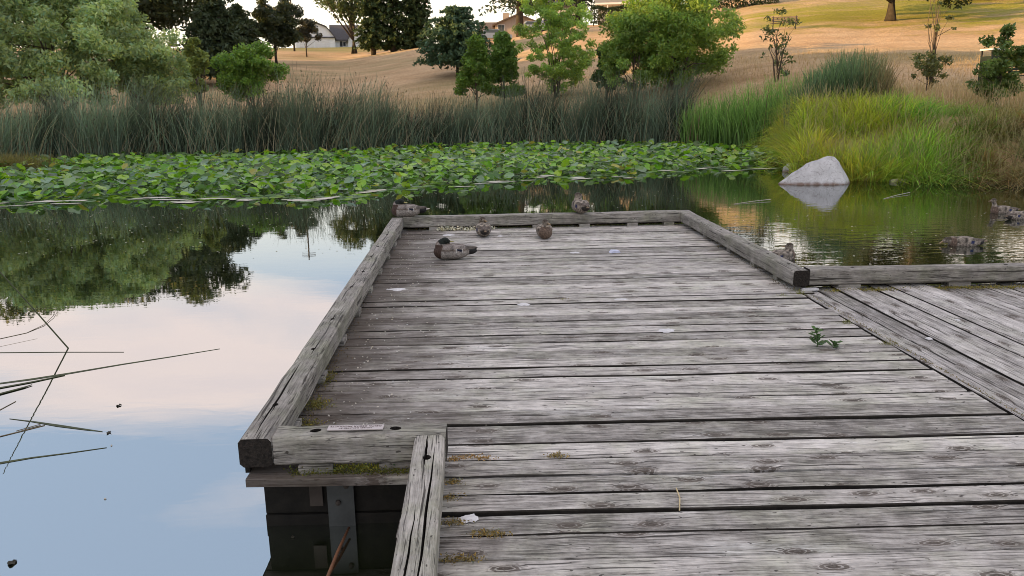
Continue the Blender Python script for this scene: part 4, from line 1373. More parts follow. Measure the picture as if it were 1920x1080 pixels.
def lily_pads():
    r = np.random.default_rng(204)
    protos = [pad_shape(500 + k, PADCOL[k]) for k in range(12)]
    flats = [pad_shape(530 + k, PADCOL[k + 3], True) for k in range(4)]
    pm = []
    for k, (V, T, C) in enumerate(protos): pm.append(arr_mesh('lily_pad', *pad_stem(V, T, C, 1.6)[:2], M_PAD, pad_stem(V, T, C, 1.6)[2], True))
    fm = [arr_mesh('lily_pad', V, T, M_PAD, C, True) for V, T, C in flats]
    n = 7200
    px = r.uniform(-210, 1488, n)
    yf = np.interp(px, LF_X, LF_Y) + 3 * np.sin(px * .06) + 2.5 * np.sin(px * .023); yb = np.interp(px, LB_X, LB_Y)
    Pf, Pb = wpos(px, yf), wpos(px, yb)
    df, db = np.hypot(*Pf.T), np.hypot(*Pb.T) + .8
    t = np.sqrt(r.uniform((df / db) ** 2, 1, n)) * db
    keep = r.uniform(size=n) < np.clip((db - df) / 12.0, .12, 1)
    px, df, db, t = px[keep], df[keep], db[keep], t[keep]
    edge = (t - df)
    n2 = 260
    ex = r.uniform(-200, 1480, n2); ey = np.interp(ex, LF_X, LF_Y) + 3 * np.sin(ex * .06) + 2.5 * np.sin(ex * .023)
    Pe = wpos(ex, ey); de = np.hypot(*Pe.T) + r.uniform(-.25, .5, n2)
    P = np.concatenate([ray_xy(px) * t[:, None], ray_xy(ex) * de[:, None]])
    flat = np.concatenate([edge < .25, np.ones(n2, bool)])
    hgt = np.concatenate([np.clip(edge, 0, 1.2) / 1.2 * r.uniform(.02, .32, len(edge)), np.zeros(n2)])
    D = np.hypot(P[:, 0], P[:, 1])
    rad = r.uniform(.075, .15, len(P)); yaw = r.uniform(0, 6.283, len(P))
    tx = r.normal(0, .34, len(P)); ty = r.normal(0, .34, len(P)); ty[:] -= .0
    tx[flat] = 0; ty[flat] = 0
    kind = r.choice(12, len(P), p=np.array([1, 1, 1, 1, 1, 1, 1, 1, 1, 1, .35, 1.2]) / 11.55); fk = r.integers(0, 4, len(P))
    # spread the chosen 300 over the pads that show largest
    vis = np.argsort(D - 1.5 * hgt)
    inpic = [i for i in vis if True][:300]
    rest = np.array([i for i in range(len(P)) if i not in set(inpic)])
    for i in inpic:
        o = link('lily_pad', fm[fk[i]] if flat[i] else pm[kind[i]])
        o.location = (P[i, 0], P[i, 1], WATER_Z + (.003 + .0015 * (i % 5) if flat[i] else .03 + hgt[i]))
        o.rotation_euler = (tx[i], ty[i], yaw[i]); o.scale = (rad[i], rad[i], rad[i])
        if flat[i]: tag(o, 'flat green lily pad floating on the water at the open edge of its bed', 'lily pad', 'flat lily pads at the open edge')
        else: tag(o, 'raised green lily leaf near the open-water edge of the lily bed', 'lily pad', 'raised lily pads near the open edge')
    Vs, Ts, Cs, o = [], [], [], 0
    for i in rest:
        V, T, C = flats[fk[i]] if flat[i] else protos[kind[i]]
        R = np.array(Matrix.Rotation(yaw[i], 3, 'Z') @ Matrix.Rotation(ty[i], 3, 'Y') @ Matrix.Rotation(tx[i], 3, 'X'))
        W = (V * rad[i]) @ R.T + np.array([P[i, 0], P[i, 1], WATER_Z + (.003 + .0015 * (i % 5) if flat[i] else .03 + hgt[i])])
        Vs.append(W); Ts.append(T + o); Cs.append(C * r.uniform(.8, 1.2)); o += len(V)
    tag(link('lily_bed', arr_mesh('lily_bed', np.concatenate(Vs), np.concatenate(Ts), M_PAD, np.concatenate(Cs), True)), 'dense bed of bright green lily leaves in front of the bulrushes', 'lily pads', kind='stuff')


lily_pads()


def pond_scum():
    """pale film gathered in thin rafts along the open edge of the lily bed"""
    r = np.random.default_rng(205)
    Vs, Fs, o = [], [], 0
    for k in range(46):
        px = r.uniform(-60, 1485); py = float(np.interp(px, LF_X, LF_Y)) + 3 * math.sin(px * .06) + 2.5 * math.sin(px * .023) + r.uniform(-1.5, 2.5)
        q = at(px, py, WATER_Z); ln, wd = r.uniform(.08, .5), r.uniform(.05, .14); n = 12
        a = np.linspace(0, 2 * math.pi, n, endpoint=False)
        w = r.uniform(.6, 1.15, n)
        dirx = math.atan2(*(at(px + 10, float(np.interp(px + 10, LF_X, LF_Y)), WATER_Z) - at(px - 10, float(np.interp(px - 10, LF_X, LF_Y)), WATER_Z)).xy.yx)
        x = np.cos(a) * w * ln; y = np.sin(a) * w * wd
        X = q.x + x * math.cos(dirx) - y * math.sin(dirx); Y = q.y + x * math.sin(dirx) + y * math.cos(dirx)
        Vs += [(q.x, q.y, WATER_Z + .0125)] + [(X[i], Y[i], WATER_Z + .011) for i in range(n)]
        Fs += [(o, o + 1 + i, o + 1 + (i + 1) % n) for i in range(n)]; o += n + 1
    me = bpy.data.meshes.new('pond_scum'); me.from_pydata(Vs, [], Fs); me.materials.append(simple_mat('pale_scum', (.50, .47, .42), .6, .25, 9))
    tag(link('pond_scum', me), 'pale scum gathered along the open edge of the lily bed', 'scum', kind='stuff')


pond_scum()


def pond_flecks():
    """pollen and seed fluff drifting on the water"""
    r = np.random.default_rng(206)
    n = 420
    px = np.concatenate([r.uniform(-40, 700, 220), r.uniform(700, 1300, 60), r.uniform(1300, 1900, 140)])
    py = np.concatenate([395 + 90 * r.uniform(0, 1, 220) ** 1.6, r.uniform(352, 398, 60), r.uniform(355, 490, 140)])
    P = wpos(px, py)
    g = leaf_quads(r, np.column_stack([P, np.full(n, WATER_Z + .003)]), .030, (.55, .54, .48), 60.0, .8, None, .3, .04)
    tag(link('pond_flecks', arr_mesh('pond_flecks', *join_geo([g])[:2], M_MOSS, join_geo([g])[2])), 'tiny pale flecks of seed fluff drifting on the pond', 'flecks', kind='stuff')


pond_flecks()

# ------------------------------------------------------------------ rocks and driftwood
def rock(name, label, pts, center, seed, group=None):
    bm = bmesh.new()
    for p in pts: bm.verts.new(p)
    res = bmesh.ops.convex_hull(bm, input=bm.verts)
    bmesh.ops.delete(bm, geom=list({v for v in res['geom_interior'] if isinstance(v, bmesh.types.BMVert)}), context='VERTS')
    bmesh.ops.bevel(bm, geom=bm.edges[:], offset=.035, segments=2, affect='EDGES', profile=.6)
    bmesh.ops.triangulate(bm, faces=bm.faces)
    bmesh.ops.subdivide_edges(bm, edges=[e for e in bm.edges if e.calc_length() > .12], cuts=2, use_grid_fill=True)
    rr_ = random.Random(seed)
    for v in bm.verts:
        c = v.co
        k = .012 * math.sin(c.x * 9 + seed) * math.cos(c.y * 8 + c.z * 11) + rr_.uniform(-.004, .004)
        v.co += v.normal * k if v.normal.length else Vector()
    bmesh.ops.recalc_face_normals(bm, faces=bm.faces)
    me = bpy.data.meshes.new(name); bm.to_mesh(me); bm.free()
    me.materials.append(M_BOULDER)
    for f in me.polygons: f.use_smooth = True
    o = link(name, me); o.location = center
    tag(o, label, 'rock', group)
    return o


def boulder_mat():
    m, nt, out = new_mat('boulder_granite'); L = nt.links.new
    tc = N(nt, 'ShaderNodeTexCoord'); P = tc.outputs['Object']
    a = noise(nt, P, 2.5, 5, .6); b = noise(nt, P, 45, 3, .7)
    c = ramp(nt, a, [(0.3, (.36, .36, .37)), (0.7, (.56, .56, .575))])
    c = mix(nt, ramp(nt, b, [(.34, .7), (.44, 0)]), c, (.16, .15, .15))
    st = noise(nt, P, 1.4, 6, .7, .8)
    c = mix(nt, ramp(nt, st, [(.54, 0.0), (.66, .55)]), c, (.25, .245, .23))
    cr_ = noise(nt, P, 3.2, 3, .5, 1.5)
    c = mix(nt, ramp(nt, math_(nt, 'ABSOLUTE', math_(nt, 'SUBTRACT', cr_, .5)), [(.004, .55), (.014, 0.0)]), c, (.15, .14, .135))
    sp = N(nt, 'ShaderNodeSeparateXYZ'); L(P, sp.inputs[0])
    rust = ramp(nt, math_(nt, 'ADD', sp.outputs[2], math_(nt, 'MULTIPLY', noise(nt, P, 6, 4, .6), .16)), [(.085, 1.0), (.15, 0.0)])
    c = mix(nt, math_(nt, 'MULTIPLY', rust, .85), c, (.12, .065, .04))
    p = N(nt, 'ShaderNodeBsdfPrincipled'); L(c, p.inputs['Base Color']); p.inputs['Roughness'].default_value = .85; p.inputs['Specular IOR Level'].default_value = .2
    bp = N(nt, 'ShaderNodeBump'); bp.inputs['Strength'].default_value = .5; bp.inputs['Distance'].default_value = .03
    L(math_(nt, 'ADD', a, math_(nt, 'MULTIPLY', b, .3)), bp.inputs['Height']); L(bp.outputs[0], p.inputs['Normal'])
    L(p.outputs[0], out.inputs[0])
    return m


M_BOULDER = boulder_mat()
rc = at(1532, 345, WATER_Z)
U = rc.length / F_PX * 1.01 * math.hypot(1, 0)
rock('boulder', 'big pale grey boulder half in the water at the tip of the grass bank',
     [(-.88, -.02, .02), (-.70, -.18, -.1), (-.60, .02, .22), (-.15, .1, .48), (.30, .12, .64), (.42, .06, .62), (.48, -.12, .50), (.62, .22, .40), (.86, .02, .02), (.55, -.36, -.05), (.10, -.32, -.02),
      (-.35, -.26, -.06), (.85, .3, -.1), (-.8, .35, -.1), (0, .7, -.15), (.2, .6, .3), (-.3, .5, .2), (.5, -.42, -.2), (-.8, -.3, -.25), (.9, -.1, -.25)], (rc.x, rc.y + .1, WATER_Z), 3)
r2 = at(1488, 322, WATER_Z)
rock('boulder', 'small pale rock peeking out behind the low end of the big boulder', [(-.28, 0, -.1), (.3, 0, -.1), (.1, .3, -.1), (0, -.25, -.1), (-.1, 0, .26), (.14, .02, .18), (-.22, .1, .12)], (r2.x - .05, r2.y, WATER_Z), 5)

M_DRIFT = simple_mat('driftwood', (0.17, 0.135, 0.10), .9, .4, 12, .6)
M_PALEWOOD = simple_mat('pale_wood', (0.42, 0.38, 0.32), .85, .25, 15, .3)
q = at(1708, 330, WATER_Z); q.y += .35
o = MB().tube([(-.22, 0, -.1), (-.14, 0, .16), (.02, .03, .30), (.22, .08, .34), (.42, .2, .22)], [.05, .075, .085, .08, .05], 8).build('driftwood_log', M_DRIFT, None, True)
o.location = (q.x, q.y - .25, WATER_Z + .12); tag(o, 'bent dark driftwood log poking from the grass bank', 'log')
q = at(1688, 342, WATER_Z)
o = MB().tube([(-.22, 0, 0), (0, .02, .02), (.35, .05, 0)], [.05, .055, .04], 8).build('driftwood_log', M_PALEWOOD, None, True)
o.location = (q.x, q.y + .03, WATER_Z + .015); tag(o, 'short pale log floating at the foot of the grass bank', 'log')
for (x0, y0), (x1, y1), lb in (((1376, 383), (1445, 376), 'thin pale stick floating between the dock and the boulder'), ((1657, 373), (1706, 363), 'thin pale stick floating between the boulder and the swimming ducks')):
    a, b = at(x0, y0, WATER_Z), at(x1, y1, WATER_Z); m = (a + b) / 2
    o = MB().tube([a - m, Vector((0, .03, .012)), b - m + Vector((0, 0, .02))], [.005, .006, .007], 6).build('floating_stick', M_PALEWOOD, None, True)
    o.location = m + Vector((0, 0, .004)); tag(o, lb, 'stick')

# ------------------------------------------------------------------ houses, cars and park furniture up the slope
M_WHITE = simple_mat('white_siding', (.74, .76, .80), .7, .05, 3)
M_SLATE = simple_mat('dark_shingles', (.075, .072, .078), .85, .25, 6, .3)
M_GLASS = simple_mat('window_glass', (.03, .04, .05), .12, .2, 4, 0, 0, .6)
M_TAN = simple_mat('tan_stucco', (.46, .38, .32), .8, .08, 3)
M_BROWNROOF = simple_mat('brown_shingles', (.13, .10, .09), .85, .25, 6, .3)
M_GREYSIDE = simple_mat('grey_siding', (.24, .25, .28), .75, .08, 3)
M_TRIM = simple_mat('white_trim', (.68, .68, .70), .6, .05, 3)
M_GREYCAR = simple_mat('grey_car_paint', (.30, .32, .36), .3, .05, 3, 0, .3, .5)
M_WHITECAR = simple_mat('white_car_paint', (.70, .71, .73), .3, .05, 3, 0, 0, .5)
M_RUBBER = simple_mat('rubber', (.02, .02, .02), .8, .2, 9)
M_BENCHWOOD = simple_mat('bench_wood', (.16, .125, .11), .75, .25, 9)
M_IRON = simple_mat('black_iron', (.03, .03, .032), .5, .2, 9)
M_BINGREEN = simple_mat('dark_green_paint', (.012, .022, .017), .5, .15, 6)


def house_root(name, label, px, py, dist, face=0.0, sink=0.0):
    q = at_d(px, py, dist)
    z = max(gz(q.x, q.y), q.z) - .1 - sink
    o = empty(name, (q.x, q.y, z), -math.atan2(q.x, q.y) + face)
    tag(o, label, 'house')
    return o, dist / F_PX, q.z - z


def window(root, x, z, w, h, y, n=2):
    f = MB().box((x - w / 2 - .08, y - .06, z - .08), (x + w / 2 + .08, y - .005, z)).box((x - w / 2 - .08, y - .06, z + h), (x + w / 2 + .08, y - .005, z + h + .08)) \
        .box((x - w / 2 - .08, y - .06, z + .001), (x - w / 2, y - .005, z + h - .001)).box((x + w / 2, y - .06, z + .001), (x + w / 2 + .08, y - .005, z + h - .001))
    f = f.build('window', M_TRIM, root)
    for k in range(n):
        a = x - w / 2 + w * k / n; b = x - w / 2 + w * (k + 1) / n
        MB().box((a + .02, y - .03, z + .01), (b - .02, y - .006, z + h - .01)).build('pane', M_GLASS, f)
    return f


def gable(root, x0, x1, y0, y1, ze, zr, over=.4, t=.22, axis='y', roof=M_SLATE, wall=M_WHITE):
    """gabled block: walls up to ze, ridge at zr, ridge along axis"""
    if axis == 'y':
        xm = (x0 + x1) / 2
        MB().prism([(x0, 0), (x1, 0), (x1, ze), (xm, zr), (x0, ze)], y0, y1).build('wall', wall, root)
        for s in (-1, 1):
            xe = x0 if s < 0 else x1; sl = (zr - ze) / (xm - xe)
            xo = xe + s * over; zo = ze + (xo - xe) * sl
            MB().prism([(xo, zo + .01), (xm, zr + .01), (xm, zr + t), (xo, zo + t)], y0 - over, y1 + over).build('roof', roof, root)
    else:
        ym = (y0 + y1) / 2
        m = MB(); b = [(x0, y0, 0), (x0, y1, 0), (x0, y1, ze), (x0, ym, zr), (x0, y0, ze)]
        m.v = b + [(x1, p[1], p[2]) for p in b]
        m.f = [(0, 1, 2, 3, 4), (9, 8, 7, 6, 5), (0, 4, 9, 5), (4, 3, 8, 9), (3, 2, 7, 8), (2, 1, 6, 7), (1, 0, 5, 6)]; m.m = [0] * 7
        m.build('wall', wall, root)
        for s in (-1, 1):
            ye = y0 if s < 0 else y1; sl = (zr - ze) / (ym - ye)
            yo = ye + s * over; zo = ze + (yo - ye) * sl
            m = MB(); b = [(yo, zo + .01), (ym, zr + .01), (ym, zr + t), (yo, zo + t)]
            m.v = [(x0 - over, p[0], p[1]) for p in b] + [(x1 + over, p[0], p[1]) for p in b]
            m.f = [(0, 1, 2, 3), (7, 6, 5, 4), (0, 4, 5, 1), (1, 5, 6, 2), (2, 6, 7, 3), (3, 7, 4, 0)]; m.m = [0] * 6
            m.build('roof', roof, root)


# white house with gambrel garage wing
hA, s, _ = house_root('house', 'white house with dark roof and gambrel-gabled garage wing beyond the dry field', 592, 92, 150)
gx = lambda px: (px - 592) * 150 / F_PX
gzz = lambda py: (92 - py) * 150 / F_PX
out_ = [(gx(558), 0), (gx(626), 0), (gx(626), gzz(75)), (gx(612), gzz(58)), (gx(592), gzz(50.5)), (gx(572), gzz(58)), (gx(558), gzz(75))]
MB().prism(out_, 0, 9).build('wall', M_WHITE, hA)
for a, b in (((628, 78), (612, 58)), ((612, 58), (592, 50.5)), ((592, 50.5), (572, 58)), ((572, 58), (556, 78))):
    ax, az_, bx, bz = gx(a[0]), gzz(a[1]), gx(b[0]), gzz(b[1])
    MB().prism([(ax, az_ + .015), (bx, bz + .015), (bx, bz + .25), (ax, az_ + .25)], -.35, 9.2).build('roof', M_SLATE, hA)
MB().box((gx(557), -.25, gzz(75.6)), (gx(627), -.01, gzz(73.6))).build('eave_board', M_SLATE, hA)
window(hA, gx(594), gzz(69), .95, .75, 0, 2)
for a, b in ((566, 589), (592, 616)):
    d_ = MB().box((gx(a), -.05, .02), (gx(b), -.01, gzz(78))).build('garage_door', M_TRIM, hA)
    for k in range(1, 4): MB().box((gx(a) + .05, -.07, k * gzz(78) / 4 - .02), (gx(b) - .05, -.052, k * gzz(78) / 4 + .02)).build('panel_rail', M_WHITE, d_)
gable(hA, gx(622), gx(668), 1.5, 8.5, gzz(76.5), gzz(51.5), axis='x')
gable(hA, gx(648), gx(684), .4, 4.9, gzz(78), gzz(54), axis='y')
window(hA, gx(636.5), gzz(89), .5, .95, 1.5, 1); window(hA, gx(642), gzz(88), .45, .7, 1.5, 1); window(hA, gx(658), gzz(90), .55, .95, .4, 1)
# tan house with chimney
hB, s, _ = house_root('house', 'tan stucco house with brown roof and chimney behind the leaning fir trunk', 958, 72, 116)
k = 116 / F_PX
gable(hB, (930 - 958) * k, (1012 - 958) * k, 0, 8, 24 * k, 40 * k, axis='y', roof=M_BROWNROOF, wall=M_TAN)
gable(hB, (905 - 958) * k, (952 - 958) * k, 1.2, 6, 16 * k, 30 * k, axis='x', roof=M_BROWNROOF, wall=M_TAN)
MB().box((-.6 - .55, 2.2, 1.8), (-.6 + .35, 3.0, 47 * k)).build('chimney', M_TAN, hB)
window(hB, (941 - 958) * k, .9, .9, 1.0, 0, 2)
# white house behind the feathery shrub
hC, s, _ = house_root('house', 'white two-storey house half hidden by the feathery willow shrub', 1050, 60, 118)
k = 118 / F_PX
gable(hC, -34 * k, 40 * k, 0, 7, 44 * k, 62 * k, axis='x')
for x_, z_ in ((-22, 16), (-2, 16), (22, 14)): window(hC, x_ * k, z_ * k, 1.2, 1.3, 0, 2)
MB().box((26 * k, -.06, 0), (38 * k, -.01, 22 * k)).build('door', M_GLASS, hC)
# grey house with balcony
hD, s, _ = house_root('house', 'grey house with a raised balcony on a slim post above the hedge', 1165, 40, 98)
k = 98 / F_PX
gable(hD, -42 * k, 62 * k, 0, 8, 74 * k, 100 * k, axis='x', wall=M_GREYSIDE)
for x_, z_ in ((-26, 42), (0, 42), (30, 42)): window(hD, x_ * k, z_ * k, 1.1, 1.5, 0, 2)
b_ = MB().box((-46 * k, -2.6, 26 * k), (56 * k, -.01, 29 * k)).build('balcony', M_TRIM, hD)
MB().box((-46 * k, -2.58, 29 * k + .005), (56 * k, -2.5, 43 * k)).build('railing', M_GREYSIDE, b_)
for x_ in (-24, 50): MB().box((x_ * k - .07, -2.5, -2.2), (x_ * k + .07, -2.36, 26 * k - .01)).build('post', M_TRIM, hD)


def car(label, px, py, dist, paint, rz):
    q = at_d(px, py, dist); z = gz(q.x, q.y)
    c = empty('parked_car', (q.x, q.y, z), rz); tag(c, label, 'car')
    MB().prism([(-2.1, .35), (2.1, .35), (2.15, .75), (1.2, .92), (-1.9, .95), (-2.15, .75)], -.85, .85).build('body', paint, c)
    cb = MB().prism([(-1.75, .955), (1.05, .93), (.45, 1.42), (-1.25, 1.45)], -.74, .74).build('cabin', paint, c)
    for sy in (-1, 1):
        MB().prism([(-1.45, 1.0), (.75, 1.0), (.38, 1.36), (-1.12, 1.38)], sy * .745, sy * .765).build('window', M_GLASS, c)
    for x_ in (-1.35, 1.35):
        for sy in (-1, 1):
            w = MB().tube([(x_, sy * .70, .32), (x_, sy * .90, .32)], .32, 14).build('wheel', M_RUBBER, c)
            MB().tube([(x_, sy * .905, .32), (x_, sy * .915, .32)], .19, 10).build('rim', M_STEEL, w)
    for sy in (-.6, .6): MB().box((2.1, sy - .14, .6), (2.17, sy + .14, .72)).build('headlight', M_TRIM, c)
    return c


car('grey parked car behind the two small dense trees', 927, 76, 101, M_GREYCAR, .1)
car('white parked car beside the thick fir trunk', 1003, 66, 105, M_WHITECAR, .05)


def bench(label, px, py, dist, mat, iron, face, w=1.7, py_is_base=True):
    q = at_d(px, py, dist); z = gz(q.x, q.y)
    b = empty('park_bench', (q.x, q.y, z - .02), -math.atan2(q.x, q.y) + face); tag(b, label, 'bench')
    for k in range(4): MB().box((-w / 2, -.25 + k * .115, .43), (w / 2, -.25 + k * .115 + .095, .465)).build('seat_slat', mat, b)
    for k in range(3): MB().box((-w / 2, .22 + k * .025, .54 + k * .125), (w / 2, .25 + k * .025, .635 + k * .125)).build('back_slat', mat, b)
    for sx in (-1, 1):
        MB().box((sx * (w / 2 - .12) - .03, -.24, 0), (sx * (w / 2 - .12) + .03, -.18, .425)).build('leg', iron, b)
        MB().tube([(sx * (w / 2 - .12), .16, 0), (sx * (w / 2 - .12), .19, .45), (sx * (w / 2 - .12), .30, .92)], .03, 6).build('leg', iron, b)
        MB().box((sx * (w / 2 - .05) - .03, -.26, .62), (sx * (w / 2 - .05) + .03, .22, .66)).build('armrest', iron, b)
        MB().box((sx * (w / 2 - .12) - .025, -.175, .39), (sx * (w / 2 - .12) + .025, .155, .425)).build('seat_rail', iron, b)
    return b


bench('dark wooden park bench on the sunlit slope below the crest hedge', 1471, 42, 58, M_BENCHWOOD, M_IRON, 0)
bench('dark green bench beside the litter bin on the dry slope', 1928, 172, 36, M_BINGREEN, M_IRON, 0, 1.5)
q = at_d(1853, 168, 37)
bn = empty('litter_bin', (q.x, q.y, gz(q.x, q.y) - .02), .1); tag(bn, 'dark litter bin with a pale lid behind the leafy green sapling', 'litter bin')
MB().box((-.29, -.29, .05), (.29, .29, 1.02)).build('body', M_BINGREEN, bn)
MB().box((-.33, -.33, 1.24), (.33, .33, 1.30)).build('lid', M_TRIM, bn)
for sx in (-.27, .27):
    for sy in (-.27, .27): MB().box((sx - .025, sy - .025, 1.021), (sx + .025, sy + .025, 1.239)).build('lid_post', M_IRON, bn)
q = at_d(326, 95, 108); zg = gz(q.x, q.y)
ub = empty('utility_box', (q.x, q.y, zg - .02)); tag(ub, 'grey utility box on a post between the huge willow and the spruces', 'utility box')
kz = pix_z(326, 92, 108) - zg
MB().box((-.06, -.06, 0), (.06, .06, kz + .2)).build('post', M_STEEL, ub)
MB().box((-.42, -.2, kz + .25), (.42, .2, kz + 1.45)).build('cabinet', simple_mat('cabinet_grey', (.36, .38, .40), .6, .1, 4), ub)
q = at_d(552, 92, 132); zg = gz(q.x, q.y)
up_ = empty('utility_pole', (q.x, q.y, zg - .1)); tag(up_, 'tall slim utility pole beside the white gambrel-roofed house', 'pole')
MB().tube([(0, 0, 0), (-.05, 0, 7), (-.1, 0, 14)], [.16, .14, .11], 8).build('pole', M_BARKDARK, up_, True)
MB().box((-1.2, -.06, 12.9), (1.0, .06, 13.05)).build('crossarm', M_BARKDARK, up_)

# ------------------------------------------------------------------ ducks
def fuse(ells, voxel=.0065, smooth=3):
    """one continuous skin over overlapping ellipsoids (centre, radii, pitch, yaw)"""
    bm = bmesh.new()
    for c, rad, pit, yw in ells:
        mtx = Matrix.Translation(c) @ Matrix.Rotation(yw, 4, 'Z') @ Matrix.Rotation(-pit, 4, 'Y') @ Matrix.Diagonal((*rad, 1))
        bmesh.ops.create_uvsphere(bm, u_segments=20, v_segments=12, radius=1, matrix=mtx)
    me = bpy.data.meshes.new('t'); bm.to_mesh(me); bm.free()
    o = bpy.data.objects.new('t', me); COL.objects.link(o)
    md = o.modifiers.new('r', 'REMESH'); md.mode = 'VOXEL'; md.voxel_size = voxel
    ms = o.modifiers.new('s', 'SMOOTH'); ms.iterations = smooth; ms.factor = .6
    dg = bpy.context.evaluated_depsgraph_get()
    me2 = bpy.data.meshes.new_from_object(o.evaluated_get(dg))
    bpy.data.objects.remove(o)
    for p in me2.polygons: p.use_smooth = True
    return me2


def mott(x, y, z, f=70):
    return .5 + .25 * np.sin(x * f + 3 * np.sin(y * f * .8)) + .25 * np.sin(y * f * 1.2 + z * f * .9 + 2 * np.sin(x * f * .6))


M_BILL = simple_mat('bill_horn', (.30, .27, .10), .45, .2, 20)
M_BILLH = simple_mat('bill_orange_brown', (.20, .135, .07), .45, .3, 30)
M_EYE = simple_mat('eye_black', (.01, .01, .01), .15, 0, 5, 0, 0, .6)
M_TAILW = simple_mat('pale_tail_feathers', (.52, .49, .46), .7, .2, 60)
M_TAILB = simple_mat('brown_tail_feathers', (.24, .18, .13), .7, .3, 60)


def duck(label, loc, rz, sex, pose, size=1.0, head_yaw=0.0, group=None, pitch=0.0, sink=0.0):
    root = empty('duck', loc, rz); root.scale = (size, size, size); root.rotation_euler = (0, pitch, rz)
    tag(root, label, 'duck', group)
    body = [((0, 0, .088), (.185, .098, .086), .0, 0), ((.11, 0, .085), (.10, .088, .082), .15, 0), ((-.14, 0, .098), (.12, .062, .05), .06, 0),
            ((-.02, .055, .115), (.15, .042, .052), .02, .10), ((-.02, -.055, .115), (.15, .042, .052), .02, -.10),
            ((-.17, .022, .128), (.10, .018, .014), .05, .12), ((-.17, -.022, .128), (.10, .018, .014), .05, -.12)]
    hy = head_yaw
    if pose == 'sleep':
        hc = Vector((.085, .0, .205)); neck = [((.135, 0, .15), (.055, .052, .07), .2, 0), ((.115, 0, .185), (.045, .043, .045), 0, 0)]
        hd = math.pi + hy
    elif pose == 'rest':
        hc = Vector((.13, 0, .215)); neck = [((.125, 0, .15), (.06, .055, .065), .3, 0), ((.128, 0, .185), (.04, .038, .05), 0, 0)]
        hd = hy
    elif pose == 'dip':
        hc = Vector((.235, 0, .115)); neck = [((.16, 0, .12), (.07, .05, .05), -.2, 0), ((.20, 0, .13), (.05, .036, .036), -.2, 0)]
        hd = hy
    else:
        hc = Vector((.185, 0, .265)); neck = [((.15, 0, .14), (.055, .05, .06), .4, 0), ((.165, 0, .185), (.036, .034, .06), .1, 0), ((.175, 0, .225), (.031, .030, .05), .1, 0)]
        hd = hy
    f = Vector((math.cos(hd), math.sin(hd), 0))
    hp = .12 if pose != 'dip' else -.35
    heads = [(tuple(hc), (.047, .036, .038), 0, hd), (tuple(hc + f * .025 + Vector((0, 0, -.008))), (.036, .026, .026), 0, hd)]
    me = fuse(body + neck + heads)
    n = len(me.vertices)
    co = np.zeros(n * 3, np.float32); me.vertices.foreach_get('co', co); co = co.reshape(-1, 3)
    x, y, z = co.T
    m = mott(x, y, z)[:, None]; m2 = mott(x, y, z, 150)[:, None]
    ay = np.abs(y)
    col = np.zeros((n, 3))
    dh = np.sqrt(((co - np.array(hc)) ** 2).sum(1))
    is_head = (dh < .075) & (z > hc.z - .03) if pose != 'dip' else dh < .07
    if sex == 'drake':
        col[:] = np.array([.20, .165, .145]) * (.55 + .75 * m)                      # back
        flank = (z < .105) & (x < .13)
        col[flank] = (np.array([.36, .33, .31]) * (.65 + .5 * m2))[flank]
        up = (z > .125) & (x > -.2) & (ay > .03); col[up] = (np.array([.30, .265, .25]) * (.55 + .65 * m))[up]
        br = (x + .02 * (m[:, 0] - .5) + .25 * (z - .1) > .125) & (z < .17); col[br] = (np.array([.075, .047, .037]) * (.7 + .5 * m2))[br]
        sp = (x < -.035) & (x > -.095) & (z > .09 + .35 * (x + .095)) & (z < .118 + .2 * (x + .095)) & (ay > .05); col[sp] = (.012, .014, .035)
        wh = (((x > -.038) & (x < -.026)) | ((x < -.092) & (x > -.104))) & (z > .082) & (z < .132) & (ay > .05); col[wh] = (.55, .54, .53)
        pr = (x < -.13) & (z > .115); col[pr] = (np.array([.10, .085, .075]) * (.7 + .6 * m))[pr]
        ru = (x < -.17) & (z < .115); col[ru] = (.018, .018, .02)
        col[is_head] = (np.array([.009, .014, .012]) * (.7 + .6 * m2))[is_head]
    else:
        col[:] = np.array([.31, .265, .22]) * (.16 + 1.25 * m)
        fl = (z < .09); col[fl] = (np.array([.33, .28, .235]) * (.35 + .95 * m2))[fl]
        br = (x > .125) & (z < .16); col[br] = (np.array([.15, .105, .08]) * (.6 + .8 * m2))[br]
        pr = (x < -.12) & (z > .12); col[pr] = (np.array([.12, .095, .08]) * (.7 + .6 * m))[pr]
        sp = (x < -.05) & (x > -.10) & (z > .085) & (z < .125) & (ay > .055); col[sp] = (.03, .04, .12)
        ru = (x < -.19) & (z < .112); col[ru] = (.03, .026, .024)
        col[is_head] = (np.array([.23, .195, .16]) * (.6 + .6 * m2))[is_head]
        cr = is_head & (z > hc.z + .014); col[cr] = (np.array([.07, .055, .042]))
    at_ = me.color_attributes.new('Col', 'FLOAT_COLOR', 'POINT')
    c4 = np.ones((n, 4), np.float32); c4[:, :3] = col
    at_.data.foreach_set('color', c4.ravel())
    me.materials.clear(); me.materials.append(M_FEATHER)
    link('body', me, root)
    # bill
    b0 = hc + f * .045 + Vector((0, 0, -.008))
    sd = Vector((-f.y, f.x, 0))
    mb = MB()
    for k, (t, w, h) in enumerate(((0, .013, .014), (.022, .013, .010), (.045, .0155, .006), (.056, .009, .0035))):
        c = b0 + f * t + Vector((0, 0, -.14 * t + (hp - .12) * t))
        mb.v += [tuple(c + sd * w + Vector((0, 0, -h * .5))), tuple(c + sd * w * .7 + Vector((0, 0, h * .6))), tuple(c - sd * w * .7 + Vector((0, 0, h * .6))), tuple(c - sd * w + Vector((0, 0, -h * .5)))]
        if k:
            for j in range(4):
                a = (k - 1) * 4; mb.f.append((a + j, a + (j + 1) % 4, a + 4 + (j + 1) % 4, a + 4 + j)); mb.m.append(0)
